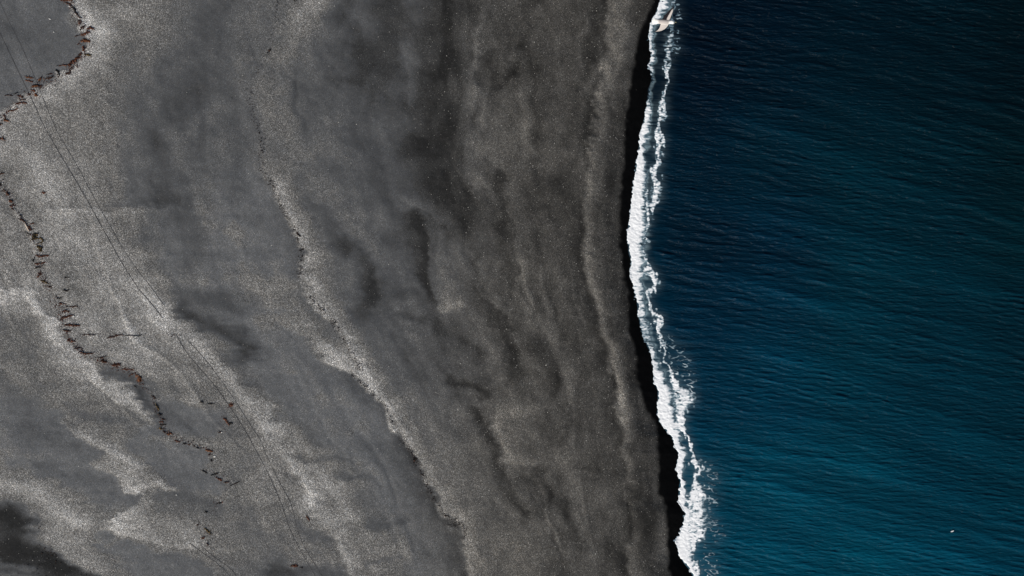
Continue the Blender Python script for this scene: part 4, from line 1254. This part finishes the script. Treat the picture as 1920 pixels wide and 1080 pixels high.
def flying_bird(loc, rotz, scale):
    V_, F_, C_ = [], [], []
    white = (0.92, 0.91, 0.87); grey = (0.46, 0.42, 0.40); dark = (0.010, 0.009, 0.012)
    # body: rings along x, head at +x
    st = [(-0.235, .004, .052, 0), (-0.20, .014, .058, 0), (-0.155, .026, .054, 0), (-0.11, .042, .050, 0), (-0.05, .060, .060, 0), (0.02, .068, .066, 0), (0.08, .062, .060, 0),
          (0.120, .046, .044, .004), (0.150, .044, .044, .010), (0.180, .046, .047, .014), (0.208, .036, .038, .012), (0.230, .014, .016, .006)]
    seg = 14
    for (x, rz, ry, zc) in st:
        for k_ in range(seg):
            a_ = k_ / seg * 2 * math.pi
            V_.append((x, math.cos(a_) * ry, zc + math.sin(a_) * rz))
            mix = 1.0 if (-0.12 < x < 0.12 and math.sin(a_) > 0.1) else 0.0
            C_.append(grey if mix else white)
    for i_ in range(len(st) - 1):
        for k_ in range(seg):
            F_.append((i_ * seg + k_, (i_ + 1) * seg + k_, (i_ + 1) * seg + (k_ + 1) % seg, i_ * seg + (k_ + 1) % seg))
    F_.append(tuple(range(seg))); F_.append(tuple((len(st) - 1) * seg + k_ for k_ in range(seg))[::-1])
    # wings: (centre of chord offset x, y, z, chord, thickness); rolled steeply, left wing up towards the viewer, right wing below
    def wing(sections, top_dark):
        k0 = len(V_)
        m_ = 9
        for (cx_, y_, z_, ch, tk) in sections:
            ch = ch * 1.12
            for k_ in range(m_):
                s = k_ / (m_ - 1)                      # 0 leading .. 1 trailing, upper face
                V_.append((cx_ + ch * (0.5 - s), y_, z_ + tk * math.sin(math.pi * s ** 0.7) + 0.02 * ch * math.sin(math.pi * s)))
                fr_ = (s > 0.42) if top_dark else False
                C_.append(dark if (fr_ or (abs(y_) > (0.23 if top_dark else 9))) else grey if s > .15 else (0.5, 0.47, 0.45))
            for k_ in range(m_):
                s = 1 - k_ / (m_ - 1)
                V_.append((cx_ + ch * (0.5 - s), y_, z_ - tk * 0.4 * math.sin(math.pi * s ** 0.7)))
                C_.append((0.5, 0.47, 0.46))
        r_ = 2 * m_
        for i_ in range(len(sections) - 1):
            for k_ in range(r_):
                F_.append((k0 + i_ * r_ + k_, k0 + i_ * r_ + (k_ + 1) % r_, k0 + (i_ + 1) * r_ + (k_ + 1) % r_, k0 + (i_ + 1) * r_ + k_))
        F_.append(tuple(k0 + k_ for k_ in range(r_)))
        F_.append(tuple(k0 + (len(sections) - 1) * r_ + k_ for k_ in range(r_))[::-1])
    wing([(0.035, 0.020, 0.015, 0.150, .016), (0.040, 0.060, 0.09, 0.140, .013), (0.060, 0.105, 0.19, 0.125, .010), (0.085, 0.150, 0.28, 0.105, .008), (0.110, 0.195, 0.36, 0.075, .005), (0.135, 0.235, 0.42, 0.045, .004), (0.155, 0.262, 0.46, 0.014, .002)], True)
    wing([(0.020, -0.020, 0.000, 0.150, .016), (0.012, -0.060, -0.08, 0.150, .013), (-0.005, -0.100, -0.17, 0.130, .010), (-0.030, -0.132, -0.25, 0.110, .008), (-0.065, -0.155, -0.32, 0.085, .006), (-0.105, -0.168, -0.38, 0.055, .004), (-0.150, -0.172, -0.43, 0.012, .002)], False)
    # fanned tail, part of the same skin
    k0 = len(V_)
    for s_ in range(7):
        a_ = (s_ - 3) / 3
        V_.append((-0.17, a_ * 0.030, 0.008)); C_.append(white)
        V_.append((-0.262 + 0.018 * a_ * a_ , a_ * 0.070, 0.004)); C_.append(white)
        V_.append((-0.262 + 0.018 * a_ * a_ , a_ * 0.070, -0.002)); C_.append(white)
    for s_ in range(6):
        a_ = k0 + s_ * 3
        F_.append((a_, a_ + 1, a_ + 4, a_ + 3)); F_.append((a_ + 1, a_ + 2, a_ + 5, a_ + 4)); F_.append((a_ + 2, a_, a_ + 3, a_ + 5))
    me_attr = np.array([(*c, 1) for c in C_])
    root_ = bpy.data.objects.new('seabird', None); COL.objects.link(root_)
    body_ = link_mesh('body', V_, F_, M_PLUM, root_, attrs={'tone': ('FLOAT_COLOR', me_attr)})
    bm_v, bm_f = tube([(0.225, 0, 0.004), (0.25, 0, 0.002), (0.265, 0, -0.004), (0.272, 0, -0.012)], [0.011, 0.009, 0.007, 0.002], 8)
    link_mesh('bill', bm_v, bm_f, M_BILL, root_)
    for sd in (-1, 1):
        ev, ef = tube([(0.196, sd * 0.029, 0.022), (0.197, sd * 0.034, 0.024), (0.198, sd * 0.036, 0.025)], [0.006, 0.005, 0.001], 8)
        link_mesh('eye', ev, ef, M_EYE, root_)
        fv, ff = tube([(-0.10, sd * 0.02, -0.035), (-0.15, sd * 0.02, -0.035), (-0.19, sd * 0.022, -0.03)], [0.006, 0.005, 0.009], 6)
        link_mesh('foot', fv, ff, M_LEG, root_)
    root_.location = loc
    root_.rotation_euler = (0, 0, rotz)
    root_.scale = (scale,) * 3
    tag(root_, 'white and grey seabird flying over the surf near the top of the picture', 'bird')
    return root_


DB = 43.0                                    # the bird flies 43 m under the camera
bx = (1245.5 - 960) / PPM * DB / H
by = (540 - 40.5) / PPM * DB / H
flying_bird((bx, by, H - DB), math.radians(-3), 0.96)


def floating_bird(px, py):
    loc_ = ((px - 960) / PPM, (540 - py) / PPM, 0.03)
    V_, F_, C_ = [], [], []
    st = [(-0.20, .006, .012, .05), (-0.15, .025, .035, .035), (-0.07, .06, .075, .02), (0.03, .07, .085, .02), (0.10, .055, .065, .03), (0.13, .035, .035, .07),
          (0.14, .03, .03, .11), (0.165, .034, .032, .135), (0.195, .022, .022, .13), (0.21, .008, .008, .125)]
    seg = 12
    for (x, rz, ry, zc) in st:
        for k_ in range(seg):
            a_ = k_ / seg * 2 * math.pi
            V_.append((x, math.cos(a_) * ry, zc + math.sin(a_) * rz))
            C_.append((0.5, 0.52, 0.55) if (-0.16 < x < 0.05 and math.sin(a_) > 0.55) else (0.86, 0.86, 0.85))
    for i_ in range(len(st) - 1):
        for k_ in range(seg):
            F_.append((i_ * seg + k_, (i_ + 1) * seg + k_, (i_ + 1) * seg + (k_ + 1) % seg, i_ * seg + (k_ + 1) % seg))
    F_.append(tuple(range(seg))); F_.append(tuple((len(st) - 1) * seg + k_ for k_ in range(seg))[::-1])
    root_ = bpy.data.objects.new('seabird', None); COL.objects.link(root_)
    link_mesh('body', V_, F_, M_PLUM, root_, attrs={'tone': ('FLOAT_COLOR', np.array([(*c, 1) for c in C_]))})
    bv, bf = tube([(0.2, 0, 0.125), (0.225, 0, 0.12), (0.24, 0, 0.113)], [0.009, 0.007, 0.002], 6)
    link_mesh('bill', bv, bf, M_BILL, root_)
    root_.location = loc_; root_.rotation_euler = (0, 0, math.radians(20))
    tag(root_, 'tiny white seabird sitting on the blue water at lower right', 'bird')


floating_bird(1785, 996)
